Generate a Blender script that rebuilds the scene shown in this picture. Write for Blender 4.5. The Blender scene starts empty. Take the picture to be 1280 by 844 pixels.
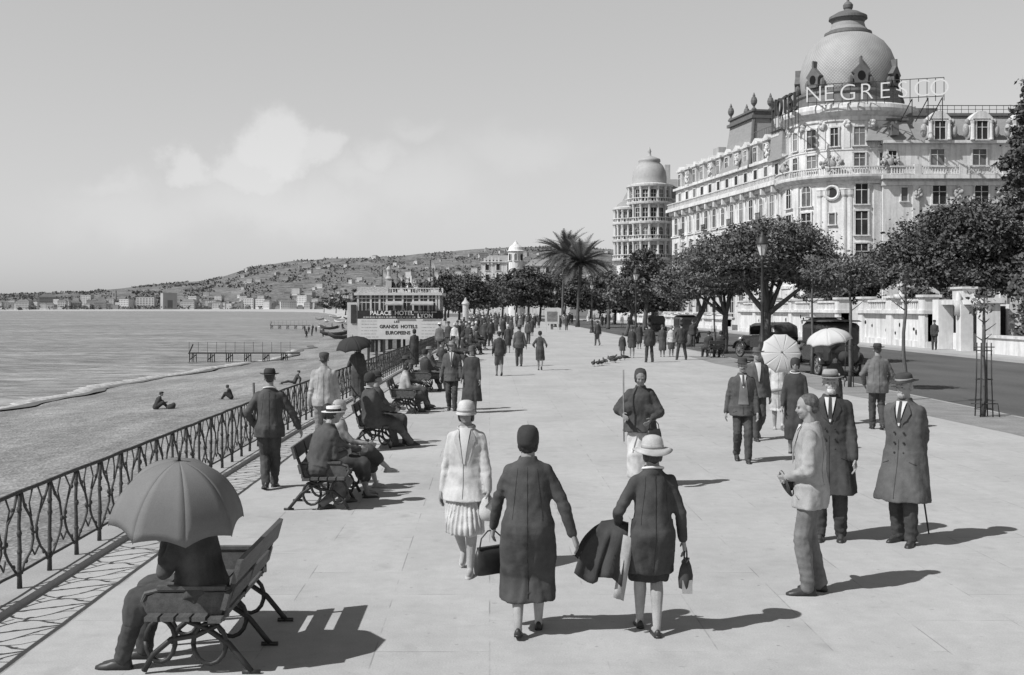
import bpy, bmesh, math, random
import numpy as np
from mathutils import Vector, Matrix, noise
R = math.radians
rnd = random.Random(7)
C = bpy.context.scene.collection
V = Vector
# ---- camera numbers: focal length (px), horizon, eye height --------------------------------------
F, CX, HY, EYE = 1400.0, 612.0, 386.0, 2.45
def gp(px, py, z=0.0):
    D = F * (EYE - z) / (py - HY)
    return V(((px - CX) / F * D, D, z))
def xat(px, D): return (px - CX) / F * D
def zat(py, D): return EYE + (HY - py) / F * D

# ---- mesh builder --------------------------------------------------------------------------------
class MB:
    def __init__(s): s.v = []; s.f = []
    def add(s, vs, fs):
        o = len(s.v); s.v += [tuple(p) for p in vs]; s.f += [[i + o for i in f] for f in fs]; return s
    def box(s, c, d, rz=0, top=(1, 1), M=None):
        hx, hy, hz = d[0] / 2, d[1] / 2, d[2] / 2; ca, sa = math.cos(rz), math.sin(rz); vs = []
        for k in (-1, 1):
            tx, ty = (1, 1) if k < 0 else top
            for x, y in ((-1, -1), (1, -1), (1, 1), (-1, 1)):
                X, Y = x * hx * tx, y * hy * ty
                vs.append((c[0] + X * ca - Y * sa, c[1] + X * sa + Y * ca, c[2] + k * hz))
        if M: vs = [M @ V(p) for p in vs]
        return s.add(vs, [(3, 2, 1, 0), (4, 5, 6, 7), (0, 1, 5, 4), (1, 2, 6, 5), (2, 3, 7, 6), (3, 0, 4, 7)])
    def loft(s, rings, cap=True, closed=True):
        n = len(rings[0]); vs = [p for r in rings for p in r]; fs = []
        for i in range(len(rings) - 1):
            for j in range(n if closed else n - 1):
                k = (j + 1) % n; fs.append((i * n + j, i * n + k, (i + 1) * n + k, (i + 1) * n + j))
        if cap and closed:
            fs.append(tuple(range(n))[::-1]); fs.append(tuple((len(rings) - 1) * n + j for j in range(n)))
        return s.add(vs, fs)
    def tube(s, pts, r, n=6, cap=True):
        pts = [V(p) for p in pts]; rs = r if isinstance(r, (list, tuple)) else [r] * len(pts); rings = []; u = None
        for i, p in enumerate(pts):
            t = (pts[min(i + 1, len(pts) - 1)] - pts[max(i - 1, 0)])
            t = t.normalized() if t.length > 1e-9 else V((0, 0, 1))
            if u is None: u = t.orthogonal().normalized()
            u = u - t * u.dot(t); u = u.normalized() if u.length > 1e-6 else t.orthogonal().normalized()
            w = t.cross(u)
            rings.append([p + (u * math.cos(a) + w * math.sin(a)) * rs[i] for a in [2 * math.pi * j / n for j in range(n)]])
        return s.loft(rings, cap)
    def cap(s, p, r, q, r2, n=10):
        p, q = V(p), V(q); d = q - p; L = d.length; d = d / L if L > 1e-6 else V((0, 0, 1))
        pts = []; rs = []
        for a in (-85, -60, -30, 0): pts.append(p + d * r * math.sin(R(a))); rs.append(r * math.cos(R(a)))
        for a in (0, 30, 60, 85): pts.append(q + d * r2 * math.sin(R(a))); rs.append(r2 * math.cos(R(a)))
        u = d.orthogonal().normalized(); w = d.cross(u)
        return s.loft([[c + (u * math.cos(2 * math.pi * j / n) + w * math.sin(2 * math.pi * j / n)) * k for j in range(n)] for c, k in zip(pts, rs)])
    def ell(s, c, r, n=12, m=8, M=None):
        rings = []
        for i in range(m + 1):
            a = -math.pi / 2 + math.pi * min(max(i / m, .02), .98); z, q = math.sin(a), math.cos(a)
            ring = [V((r[0] * q * math.cos(b), r[1] * q * math.sin(b), r[2] * z)) for b in [2 * math.pi * j / n for j in range(n)]]
            rings.append([V(c) + (M @ p if M else p) for p in ring])
        return s.loft(rings)
    def lathe(s, prof, c=(0, 0, 0), n=24, sx=1, sy=1, a0=0, a1=360, M=None):
        full = abs(a1 - a0) >= 359.9; rings = []
        for r, z in prof:
            k = n if full else n + 1
            ring = [V((c[0] + max(r, .0005) * sx * math.cos(R(a0 + (a1 - a0) * j / n)), c[1] + max(r, .0005) * sy * math.sin(R(a0 + (a1 - a0) * j / n)), c[2] + z)) for j in range(k)]
            rings.append([M @ p for p in ring] if M else ring)
        return s.loft(rings, full, full)
    def prism(s, poly, depth, M):
        n = len(poly); vs = [M @ V((x, y, 0)) for x, y in poly] + [M @ V((x, y, depth)) for x, y in poly]
        return s.add(vs, [tuple(range(n))[::-1], tuple(range(n, 2 * n))] + [(i, (i + 1) % n, n + (i + 1) % n, n + i) for i in range(n)])
    def quad(s, a, b, c, d): return s.add([a, b, c, d], [(0, 1, 2, 3)])
    def xf(s, M): s.v = [tuple(M @ V(p)) for p in s.v]; return s
    def mesh(s, name, m=None, smooth=False):
        me = bpy.data.meshes.new(name); me.from_pydata(s.v, [], s.f); me.update()
        bm = bmesh.new(); bm.from_mesh(me); bmesh.ops.recalc_face_normals(bm, faces=bm.faces); bm.to_mesh(me); bm.free()
        if m: me.materials.append(m)
        if smooth: me.polygons.foreach_set('use_smooth', [True] * len(me.polygons))
        return me
    def build(s, name, m, parent=None, smooth=False, loc=None, **k):
        return link(name, s.mesh(name, m, smooth), parent, loc, **k)

def link(name, me, parent=None, loc=None, label=None, cat=None, group=None, kind=None):
    o = bpy.data.objects.new(name, me); C.objects.link(o)
    if parent: o.parent = parent
    if loc is not None: o.location = loc
    tag(o, label, cat, group, kind); return o
def tag(o, label=None, cat=None, group=None, kind=None):
    for k, v in (('label', label), ('category', cat), ('group', group), ('kind', kind)):
        if v: o[k] = v
    return o
def thing(name, label, cat, loc=(0, 0, 0), rz=0, group=None, s=1):
    o = bpy.data.objects.new(name, None); C.objects.link(o); o.location = loc; o.rotation_euler = (0, 0, rz); o.scale = (s, s, s)
    o.empty_display_size = .1
    return tag(o, label, cat, group)
def dup(o, loc, rz=None, label=None, group=None, s=None):
    def cp(a, par):
        c = a.copy(); C.objects.link(c)
        if par: c.parent = par
        for ch in list(a.children): cp(ch, c)
        return c
    r = cp(o, None); r.location = loc
    if rz is not None: r.rotation_euler = (0, 0, rz)
    if s is not None: r.scale = (s, s, s) if not isinstance(s, tuple) else s
    if label: r['label'] = label
    if group: r['group'] = group
    return r

# voxel fusing happens in a scratch scene that is removed at the end
TMP = bpy.data.scenes.new('scratch')
def tmp_dg():
    vl = TMP.view_layers[0]; vl.update()
    if vl.depsgraph is None:
        with bpy.context.temp_override(scene=TMP, view_layer=vl): return bpy.context.evaluated_depsgraph_get()
    vl.depsgraph.update(); return vl.depsgraph
def fuse(mb, voxel, smooth=3, name='m', mat=None):
    me = bpy.data.meshes.new('t'); me.from_pydata(mb.v, [], mb.f); me.update()
    bm = bmesh.new(); bm.from_mesh(me); bmesh.ops.recalc_face_normals(bm, faces=bm.faces); bm.to_mesh(me); bm.free()
    o = bpy.data.objects.new('t', me); TMP.collection.objects.link(o)
    m = o.modifiers.new('r', 'REMESH'); m.mode = 'VOXEL'; m.voxel_size = voxel; m.use_smooth_shade = True
    if smooth:
        k = o.modifiers.new('s', 'SMOOTH'); k.iterations = smooth; k.factor = .5
    dg = tmp_dg()
    out = bpy.data.meshes.new_from_object(o.evaluated_get(dg)); out.name = name
    bpy.data.objects.remove(o); bpy.data.meshes.remove(me)
    out.materials.clear()
    if mat: out.materials.append(mat)
    out.polygons.foreach_set('use_smooth', [True] * len(out.polygons))
    return out
def getco(me):
    a = np.empty(len(me.vertices) * 3, dtype=np.float32); me.vertices.foreach_get('co', a); return a.reshape(-1, 3)
def wrinkle(me, amp, freq, stretch=(1, 1, .45), seed=0):
    co = getco(me).copy(); n = np.empty(len(me.vertices) * 3, dtype=np.float32); me.vertices.foreach_get('normal', n); n = n.reshape(-1, 3)
    d = np.array([noise.noise(V((p[0] * freq * stretch[0] + seed, p[1] * freq * stretch[1], p[2] * freq * stretch[2]))) +
                  .5 * noise.noise(V((p[0] * freq * 2.3, p[1] * freq * 2.3 + seed, p[2] * freq * 1.6))) for p in co], dtype=np.float32)
    co += n * (d * amp)[:, None]; me.vertices.foreach_set('co', co.ravel()); me.update()

# ---- materials -----------------------------------------------------------------------------------
MATS = {}
def nodes(name, rough=.9, spec=.2):
    m = bpy.data.materials.new(name); m.use_nodes = True; t = m.node_tree; b = t.nodes['Principled BSDF']
    b.inputs['Roughness'].default_value = rough; b.inputs['Specular IOR Level'].default_value = spec
    return m, t, b
def g(v): return (v, v, v, 1)
def ramp(t, fac, stops):
    r = t.nodes.new('ShaderNodeValToRGB'); e = r.color_ramp.elements
    while len(e) < len(stops): e.new(.5)
    for i, (p, v) in enumerate(stops): e[i].position = p; e[i].color = g(v)
    t.links.new(fac, r.inputs[0]); return r.outputs[0]
def ntex(t, vec, scale, detail=4, rough=.55, dist=0):
    n = t.nodes.new('ShaderNodeTexNoise'); n.inputs['Scale'].default_value = scale; n.inputs['Detail'].default_value = detail
    n.inputs['Roughness'].default_value = rough; n.inputs['Distortion'].default_value = dist
    if vec: t.links.new(vec, n.inputs['Vector'])
    return n.outputs['Fac']
def coords(t, kind='Object', scale=(1, 1, 1)):
    c = t.nodes.new('ShaderNodeTexCoord'); mp = t.nodes.new('ShaderNodeMapping'); mp.inputs['Scale'].default_value = scale
    t.links.new(c.outputs[kind], mp.inputs[0]); return mp.outputs[0]
def mixm(t, a, b, mode='MULTIPLY', fac=1):
    m = t.nodes.new('ShaderNodeMix'); m.data_type = 'RGBA'; m.blend_type = mode
    for sock, v in ((m.inputs[0], fac), (m.inputs[6], a), (m.inputs[7], b)):
        if isinstance(v, (int, float)): sock.default_value = v if sock.type == 'VALUE' else g(v)
        else: t.links.new(v, sock)
    return m.outputs[2]
def bump(t, b, h, strength, dist):
    n = t.nodes.new('ShaderNodeBump'); n.inputs['Strength'].default_value = strength; n.inputs['Distance'].default_value = dist
    t.links.new(h, n.inputs['Height']); t.links.new(n.outputs[0], b.inputs['Normal'])
def mat(name, v, rough=.9, var=.25, scale=3, fine=0, bmp=0, bscale=40, spec=.2, stretch=(1, 1, 1), metal=0):
    """grey surface with broad tone variation, optional fine grain and bump"""
    if name in MATS: return MATS[name]
    m, t, b = nodes(name, rough, spec); co = coords(t, 'Object', stretch)
    col = ramp(t, ntex(t, co, scale, 5), [(.25, v * (1 - var)), (.75, v * (1 + var))])
    if fine: col = mixm(t, col, ramp(t, ntex(t, co, bscale, 3, .7), [(.3, 1 - fine), (.7, 1 + fine)]))
    t.links.new(col, b.inputs['Base Color']); b.inputs['Metallic'].default_value = metal
    if bmp: bump(t, b, ntex(t, co, bscale, 4, .6), bmp, .01)
    MATS[name] = m; return m
def cloth(v, rough=.95):
    v = round(v * .96 + .022, 3); return mat('cloth_%03d' % int(v * 1000), v, rough, .32, 6, .2, .3, 240, .1)
SKIN = lambda v=.27: mat('skin_%02d' % int(v * 100), v, .6, .12, 20, 0, .1, 60, .3)
HAIR = lambda v=.03: mat('hair_%02d' % int(v * 100), v, .6, .4, 60, .2, .6, 120, .3, (1, 1, .3))
LEATHER = mat('shoe_leather', .03, .45, .3, 20, 0, .1, 60, .4)
STRAW = mat('straw', .62, .8, .1, 30, .15, .5, 140)
IRON = mat('cast_iron', .03, .5, .3, 12, 0, .3, 60, .4)
WOOD = mat('bench_wood', .09, .6, .3, 4, .25, .3, 30, .3, (6, 1, 6))
DARK = mat('dark_gap', .012, .9, .1)
EYE_M = mat('eye_dark', .02, .3, .1, 5, 0, 0, 1, .5)
WHITE = mat('white_linen', .52, .9, .08, 8, .05, .2, 80)
# ---- people --------------------------------------------------------------------------------------
def ik(a, b, l1, l2, pole):
    d = b - a; L = max(min(d.length, (l1 + l2) * .995), abs(l1 - l2) + .01); dn = d.normalized()
    x = (l1 * l1 - l2 * l2 + L * L) / (2 * L); r = math.sqrt(max(l1 * l1 - x * x, 0))
    p = pole - dn * pole.dot(dn); p = p.normalized() if p.length > 1e-6 else dn.orthogonal().normalized()
    return a + dn * x + p * r, a + dn * L
VOX = {2: (.006, .011), 1: (.012, .018), 0: (.02, .028)}
def hand(mb, w, d, n, det, curl):
    """palm, four fingers and a thumb; d along the hand, n palm normal (towards what it closes on)"""
    s = d.cross(n).normalized()
    if det == 0: mb.cap(w, .014, w + d * .05 + n * .006, .013); return
    for k in (-1, 0, 1): mb.cap(w + s * k * .008, .0105, w + d * .048 + s * k * .014, .010, 8)
    for k, L in zip((-1.5, -.5, .5, 1.5), (.034, .043, .046, .040)):
        b = w + d * .05 + s * k * .0118; a1 = R(curl * .5); a2 = R(curl * 1.3)
        m = b + (d * math.cos(a1) + n * math.sin(a1)) * L * .5; e = m + (d * math.cos(a2) + n * math.sin(a2)) * L * .5
        mb.cap(b, .0058, m, .0053, 8); mb.cap(m, .0053, e, .0045, 8)
    b = w + d * .012 + s * .016; m = b + (d * .6 + s * .6 + n * .35).normalized() * .026; e = m + (d * .85 + n * .5).normalized() * .022
    mb.cap(b, .0075, m, .0065, 8); mb.cap(m, .0065, e, .005, 8)

def hat_mesh(kind, M):
    """returns (hat builder, band builder or None); head frame: y forward, origin at head centre, unit = body height"""
    h = MB(); b = None
    def lat(prof, sx, sy, c=(0, -.003, 0), mb=h, droop=0, n=28):
        rings = []
        for r, z in prof:
            rings.append([V((c[0] + r * sx * math.cos(a), c[1] + r * sy * math.sin(a), c[2] + z + droop * (max(r - .05, 0) / .04) * (abs(math.cos(a)) ** 2 - .35))) for a in [2 * math.pi * j / n for j in range(n)]])
        mb.loft([[M @ p for p in r] for r in rings])
    if kind in ('fedora', 'homburg'):
        w = .083 if kind == 'fedora' else .076
        lat([(.046, .022), (w, .026), (w + .001, .030), (.0515, .030), (.0505, .046), (.0470, .064), (.039, .0745), (.024, .074), (.004, .068)], .95, 1.12, droop=.011)
        b = MB(); lat([(.0523, .031), (.0508, .046), (.049, .046), (.049, .031)], .95, 1.12, mb=b)
    elif kind == 'boater':
        lat([(.046, .020), (.088, .020), (.088, .025), (.053, .025), (.0525, .062), (.050, .064), (.004, .0645)], .95, 1.08)
        b = MB(); lat([(.0545, .026), (.054, .045), (.050, .045), (.050, .026)], .95, 1.08, mb=b)
    elif kind == 'bowler':
        lat([(.046, .020), (.070, .026), (.072, .030), (.051, .026), (.050, .048), (.044, .070), (.030, .082), (.004, .086)], .95, 1.12, droop=.008)
    elif kind == 'cap':
        h.ell((0, 0, 0), (.052, .064, .022), M=None); h.v = [tuple(M @ (V(p) + V((0, .004, .045)))) for p in h.v]
        k = MB(); k.ell((0, .055, .03), (.035, .028, .006)); h.add([M @ V(p) for p in k.v], k.f)
        k = MB(); k.lathe([(.0475, .012), (.050, .046)], (0, -.003, 0), 20, 1, 1.2); h.add([M @ V(p) for p in k.v], k.f)
    elif kind == 'cloche':
        lat([(.0495, -.012), (.060, -.016), (.062, -.012), (.0515, .002), (.052, .022), (.049, .045), (.038, .062), (.020, .069), (.003, .070)], .98, 1.14, droop=.01)
        b = MB(); lat([(.0545, .004), (.0540, .018), (.050, .018), (.050, .004)], .98, 1.14, mb=b)
    elif kind == 'wide':
        lat([(.047, .004), (.075, .000), (.098, -.012), (.100, -.009), (.078, .005), (.0535, .010), (.053, .035), (.048, .056), (.036, .068), (.018, .074), (.003, .075)], 1.0, 1.1, droop=.016)
        b = MB(); lat([(.0555, .0105), (.0550, .026), (.050, .026), (.050, .010)], 1.0, 1.1, mb=b)
    elif kind == 'toque':
        lat([(.048, -.034), (.0525, -.015), (.0535, .010), (.0515, .032), (.0445, .050), (.030, .0625), (.003, .067)], .97, 1.13, c=(0, -.007, 0))
    elif kind == 'scarf':
        lat([(.047, -.05), (.054, -.02), (.054, .01), (.051, .035), (.042, .055), (.025, .064), (.003, .066)], .97, 1.04, c=(0, -.019, .002))
    return h, b

def crease(me, pts, rad, amp, freq, seed=0):
    co = getco(me).copy(); n = np.empty(len(me.vertices) * 3, dtype=np.float32); me.vertices.foreach_get('normal', n); n = n.reshape(-1, 3)
    for p in pts:
        d = np.linalg.norm(co - np.array(p, dtype=np.float32), axis=1); idx = np.nonzero(d < rad)[0]
        for i in idx: co[i] += n[i] * amp * (1 - d[i] / rad) * noise.noise(V((co[i][0] * freq * .5 + seed, co[i][1] * freq * .5, co[i][2] * freq)))
    me.vertices.foreach_set('co', co.ravel()); me.update()
def drape(me, ztop, zbot, amp, seed):
    co = getco(me).copy(); zz = np.clip((ztop - co[:, 2]) / (ztop - zbot), 0, 1.1); cx, cy = co[:, 0].mean(), co[:, 1].mean(); a = np.arctan2(co[:, 1] - cy, co[:, 0] - cx)
    d = np.array([noise.noise(V((math.cos(q) * 2.6 + seed, math.sin(q) * 2.6, z * .9))) for q, z in zip(a, co[:, 2])]) * amp * zz
    m = np.abs(co[:, 0] - cx) < .2 * (ztop + .6); d = d * m; co[:, 0] += np.cos(a) * d; co[:, 1] += np.sin(a) * d; me.vertices.foreach_set('co', co.ravel().astype(np.float32)); me.update()
from mathutils.bvhtree import BVHTree
def seam(me, h, x0, z0, z1, back, parent, m, name, x1=None, r=.0032):
    co = getco(me); bv = BVHTree.FromPolygons([tuple(c) for c in co], [tuple(p.vertices) for p in me.polygons]); pts = []; s = -1 if back else 1
    for i in range(25):
        z = (z0 + (z1 - z0) * i / 24) * h; x = (x0 + ((x1 if x1 is not None else x0) - x0) * i / 24) * h; q = bv.ray_cast(V((x, s * 2, z)), V((0, -s, 0)))
        if q[0] is not None: pts.append(q[0] + V((0, s * .0005, 0)))
    if len(pts) > 3: MB().tube(pts, r, 5).build(name, m, parent, True)
def person(label, loc, h=1.7, yaw=0, det=1, group=None, cat='person', female=False,
           feet=None, toe=(0, 0), pitch=(0, 0), hands=None, poles=(None, None), curl=(35, 35), lean=0, twist=0, tilt=0, sit=None, head=(0, 0),
           top='jacket', tc=.05, hem=.46, flare=0, sleeve=True, bottom='trousers', bc=.05, bhem=.25, legs=None, pleats=0, lap=False,
           hat=None, hc=.04, band=None, hair=.03, bob=False, beard=None, beardless=True, shirt=None, tie=None, collar=True, shoes=.03, skin=.27, eyes=True, bulk=1.0, vest=None, neck=None, sash=None):
    root = thing('person', label, cat, loc, R(yaw), group)
    w = .92 if female else 1.0; pz = sit if sit else .52
    if legs is None and bottom in ('trousers', 'breeches'): legs = .04
    feet = feet or ((-.05, .0, 0), (.05, .0, 0))
    if not sit:
        pz = math.sqrt(max(.4868 ** 2 - max((f[1]) ** 2 for f in feet), .1)) + .046
    pel = V((0, 0, pz)); dz = pz - .52
    RM = Matrix.Rotation(R(twist), 3, 'Z') @ Matrix.Rotation(R(tilt), 3, 'Y') @ Matrix.Rotation(R(-lean), 3, 'X')
    U = lambda p: pel + RM @ (V(p) - V((0, 0, .52)))
    hips = [V((-.05, 0, pz - .005)), V((.05, 0, pz - .005))]
    ank = []; knee = []
    for i, f in enumerate(feet):
        a = V(f) + V((0, 0, .042 + .10 * math.sin(R(pitch[i])))); k, a = ik(hips[i], a, .245, .245, V(((-.12, .12)[i] * (1 if sit else .3), 1, .15)))
        knee.append(k); ank.append(a)
    sh = [U((-.090 * w, -.004, .788)), U((.090 * w, -.004, .788))]
    hd = hands or ((-.15, .0, .42), (.15, .0, .42)); elb = []; wr = []
    for i in (0, 1):
        t = V(hd[i]) if sit else V(hd[i]) + V((0, 0, dz)); pl = poles[i] or V(((-.35, .35)[i], -1, -.2))
        e, q = ik(sh[i], t, .172, .148, V(pl)); elb.append(e); wr.append(q)
    hc_ = U((0, .012, .935)); HM = Matrix.Translation(hc_) @ (RM.to_4x4() if not sit else Matrix.Identity(4)) @ Matrix.Rotation(R(head[0]), 4, 'Z') @ Matrix.Rotation(R(head[1]), 4, 'X')
    # -- body: one surface
    b = MB(); he = MB()
    he.ell((0, -.004, .010), (.0435, .054, .051)); he.ell((0, .015, -.022), (.0355, .037, .045)); he.ell((0, .034, -.053), (.015, .012, .011), 8, 6)
    he.cap((0, .047, -.002), .0055, (0, .0555, -.019), .0066, 8); he.cap((-.019, .043, .006), .0075, (.019, .043, .006), .0075, 8)
    he.ell((0, .0445, -.0365), (.013, .007, .0050), 8, 6)
    for s_ in (-1, 1):
        he.ell((.044 * s_, -.004, -.012), (.0055, .011, .017), 8, 6); he.ell((.02 * s_, .034, -.022), (.014, .014, .014), 8, 6)
    b.add([HM @ V(p) for p in he.v], he.f)
    b.cap(U((0, -.004, .82)), .036, U((0, .004, .895)), .031)
    rings = []
    for z, rx, ry in ((.47, .08, .055), (.53, .092, .06), (.61, .073, .052), (.72, .088, .06), (.79, .088, .046), (.815, .062, .04), (.835, .036, .034)):
        rings.append([U((rx * w * math.cos(a), ry * math.sin(a), z)) for a in [2 * math.pi * j / 16 for j in range(16)]])
    b.loft(rings)
    for i in (0, 1):
        b.cap(hips[i], .046, knee[i], .031); cm = knee[i].lerp(ank[i], .3) + V((0, -.008, 0)); b.cap(knee[i], .031, cm, .033); b.cap(cm, .033, ank[i], .019)
        b.cap(sh[i], .023, elb[i], .019); b.cap(elb[i], .0195, wr[i], .0150)
        tz = R(toe[i]); fd = V((math.sin(tz), math.cos(tz), 0)) * math.cos(R(pitch[i])) + V((0, 0, -math.sin(R(pitch[i]))))
        b.cap(ank[i] + V((0, 0, -.012)), .02, ank[i] + fd * .075 + V((0, 0, -.024)), .013)
        d = (wr[i] - elb[i]).normalized(); inn = V((1, .25, 0)) if i == 0 else V((-1, .25, 0))
        n = inn - d * inn.dot(d)
        if n.length < .2: n = V((0, .3, 1)) - d * V((0, .3, 1)).dot(d)
        n.normalize()
        hb = MB(); hand(hb, V((0, 0, 0)), d, n, det, curl[i])
        if i == 0:  # keep the thumb on the forward side of either hand
            s0 = d.cross(n).normalized()
            if s0.y < 0: hb.v = [tuple(V(p) - 2 * s0 * V(p).dot(s0)) for p in hb.v]
        else:
            s0 = d.cross(n).normalized()
            if s0.y < 0: hb.v = [tuple(V(p) - 2 * s0 * V(p).dot(s0)) for p in hb.v]
        b.add([V(p) + wr[i] for p in hb.v], hb.f)
    S = Matrix.Scale(h, 4); vb, vc = VOX[det]
    me = fuse(b.xf(S), vb, 2 if det else 1, 'body', SKIN(skin))
    me.materials.append(cloth(legs) if legs is not None else SKIN(skin))
    if legs is not None:
        co = getco(me); zl = (pz + .02) * h
        for p in me.polygons:
            c = p.center
            if (c.z < zl and not sit and abs(c.x) < .1 * h) or (sit and (c.z < (pz - .06) * h)): p.material_index = 1
    body = link('body', me, root)
    # -- lower garment
    sd = rnd.random() * 50
    def legpt(i, z):
        a, k, q = hips[i], knee[i], ank[i]
        if z >= a.z: return a
        if z >= k.z: return a.lerp(k, (a.z - z) / max(a.z - k.z, 1e-4))
        return k.lerp(q, min((k.z - z) / max(k.z - q.z, 1e-4), 1))
    def shell(mb, zt, zb, base_rx, base_ry, fl, n=28, zsteps=9):
        rr = []
        for i in range(zsteps):
            z = zt + (zb - zt) * i / (zsteps - 1); t = i / (zsteps - 1)
            ps = [legpt(0, z), legpt(1, z)]; mx = (ps[0].x + ps[1].x) / 2; my = (ps[0].y + ps[1].y) / 2
            mg = min(1, t * 3.2); rx = max(base_rx + fl * t, abs(ps[1].x - ps[0].x) / 2 + .052 + .012 * mg); ry = max(base_ry + fl * t * .8, abs(ps[1].y - ps[0].y) / 2 + .035 + .027 * mg)
            rr.append([V((mx + rx * math.cos(a), my + ry * math.sin(a), z)) for a in [2 * math.pi * j / n for j in range(n)]])
        mb.loft(rr)
    if bottom == 'trousers':
        t = MB(); t.ell((0, 0, pz + .01), (.092, .066, .07))
        for i in (0, 1):
            t.cap(hips[i], .053, knee[i], .044); k2 = ank[i].lerp(knee[i], -.02)
            t.cap(knee[i], .046, ank[i].lerp(knee[i], .5), .041); t.cap(ank[i].lerp(knee[i], .5), .041, k2 + V((0, .004, .006)), .036)
        m = fuse(t.xf(S), vc, 2, 'trousers', cloth(bc))
        if det == 2: crease(m, [k_ * h for k_ in knee], .11 * h, .009 * h, 22, sd); crease(m, [(k_ + V((0, 0, .03))) * h for k_ in ank], .10 * h, .011 * h, 26, sd)
        if det: wrinkle(m, .006 * h, 8, (1, 1, .5), sd); wrinkle(m, .003 * h, 18, (.6, .6, 1.3), sd + 3)
        link('trousers', m, root)
    elif bottom == 'breeches':
        t = MB(); t.ell((0, 0, pz + .01), (.092 * w, .068, .07))
        for i in (0, 1):
            t.cap(hips[i], .053, knee[i], .055); t.cap(knee[i], .055, knee[i].lerp(ank[i], .2), .04)
        link('breeches', fuse(t.xf(S), vc, 2, 'breeches', cloth(bc)), root)
    elif bottom == 'skirt':
        t = MB()
        if sit:
            t.ell((0, 0, pz + .01), (.10, .075, .08))
            for i in (0, 1):
                t.cap(hips[i], .072, knee[i], .056); t.cap(knee[i], .056, knee[i].lerp(ank[i], .45), .05)
            t.cap((hips[0] + hips[1]) / 2, .07, (knee[0] + knee[1]) / 2, .05); t.cap((knee[0] + knee[1]) / 2, .05, (knee[0] + knee[1]) / 2 * .6 + (ank[0] + ank[1]) / 2 * .4, .05)
        else: shell(t, .60 + dz, bhem, .090 * w, .068, flare if top != 'coat' else .01)
        m = fuse(t.xf(S), vc, 2, 'skirt', cloth(bc))
        if det:
            if pleats:
                co = getco(m).copy(); zz = np.clip((.56 * h - co[:, 2]) / (.2 * h), 0, 1); a = np.arctan2(co[:, 1], co[:, 0]); d = np.sin(a * pleats) * .010 * zz
                co[:, 0] += np.cos(a) * d; co[:, 1] += np.sin(a) * d; m.vertices.foreach_set('co', co.ravel()); m.update()
            wrinkle(m, .010 * h, 8, (1, 1, .25), sd)
        link('skirt', m, root)
    # -- upper garment
    if top:
        t = MB(); k = bulk; fe = female
        prof = [(.842, .042, .042), (.832, .062, .046), (.818, .084, .052), (.798, .104, .059), (.76, .112, .070), (.70, .108, .075), (.63, .099, .073), (.58, .104, .077), (.53, .116, .085)]
        if fe: prof = [(.840, .040, .040), (.830, .058, .045), (.816, .078, .050), (.796, .093, .056), (.75, .098, .069), (.69, .095, .07), (.62, .092, .069), (.57, .102, .075), (.53, .110, .081)]
        rr = []
        for z, rx, ry in prof:
            kk = 1 + (k - 1) * (1 if z < .8 else .4)
            rr.append([U((rx * kk * math.cos(a), ry * kk * math.sin(a), z)) for a in [2 * math.pi * j / 28 for j in range(28)]])
        t.loft(rr)
        if hem < .53:
            if sit:
                t.ell((0, 0, pz), (.108 * k, .085 * k, .085))
                if lap:
                    for i in (0, 1): t.cap(hips[i], .074, knee[i], .06); t.cap(knee[i], .06, knee[i].lerp(ank[i], .3), .05)
                    t.cap((hips[0] + hips[1]) / 2, .07, (knee[0] + knee[1]) / 2, .055)
            else: shell(t, .545 + dz, hem, prof[-1][1] * k, prof[-1][2] * k, flare, zsteps=11)
        if sleeve:
            for i in (0, 1):
                sr = .038 if not fe else .034
                t.cap(sh[i], sr * (.5 + .5 * k) * .97, elb[i], sr * .90); t.cap(elb[i], sr * .88, wr[i].lerp(elb[i], .04), sr * .68)
        if top == 'cape':
            for i in (0, 1): t.cap(U((0, 0, .70)), .085, elb[i].lerp(wr[i], .2), .045); t.cap(sh[i], .045, elb[i], .05)
        if collar:
            cr = []
            for z, r in ((.825, .054), (.848, .045), (.862, .043), (.862, .036), (.83, .036)):
                cr.append([U((r * math.cos(a), r * .95 * math.sin(a) - .003, z)) for a in [2 * math.pi * j / 20 for j in range(20)]])
            t.loft(cr)
        m = fuse(t.xf(S), vc, 3, top if top != 'shirt' else 'blouse', cloth(tc))
        if det: wrinkle(m, .0065 * h, 8, (1, 1, .3), sd); wrinkle(m, .0022 * h, 20, (1, 1, .35), sd + 3)
        if det and not sit and hem < .5: drape(m, .60 * h, hem * h, (.016 if hem < .4 else .009) * h, sd)
        if det == 2: crease(m, [e * h for e in elb], .10 * h, .010 * h, 24, sd); crease(m, [s_ * h + V((0, 0, -.05 * h)) for s_ in sh], .09 * h, .008 * h, 20, sd)
        tob = link({'jacket': 'jacket', 'coat': 'overcoat', 'dress': 'dress', 'cape': 'cape', 'shirt': 'blouse'}.get(top, top), m, root)
        if det and shirt is not None:  # white shirt wedge and lapels at the chest
            def chest(x, z, o):
                q = [c for c in prof]; ry = np.interp(z, [c[0] for c in q][::-1], [c[2] for c in q][::-1]) * k; rx = np.interp(z, [c[0] for c in q][::-1], [c[1] for c in q][::-1]) * k
                return U((x, math.sqrt(max(1 - (x / rx) ** 2, 0)) * ry + o, z))
            def wedge(zt, zb, wt, wb, o):
                q = MB(); rows = []
                for i in range(9):
                    z = zt + (zb - zt) * i / 8; ww = wt + (wb - wt) * i / 8
                    rows.append([chest(ww * j / 3, z, o) * h for j in range(-3, 4)])
                q.loft(rows, False, False); return q
            zb = .70 if top == 'coat' else .64
            if vest is not None: wedge(.80, .56, .03, .05, .0085).build('waistcoat', cloth(vest), root, True); zb = .72
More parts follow.
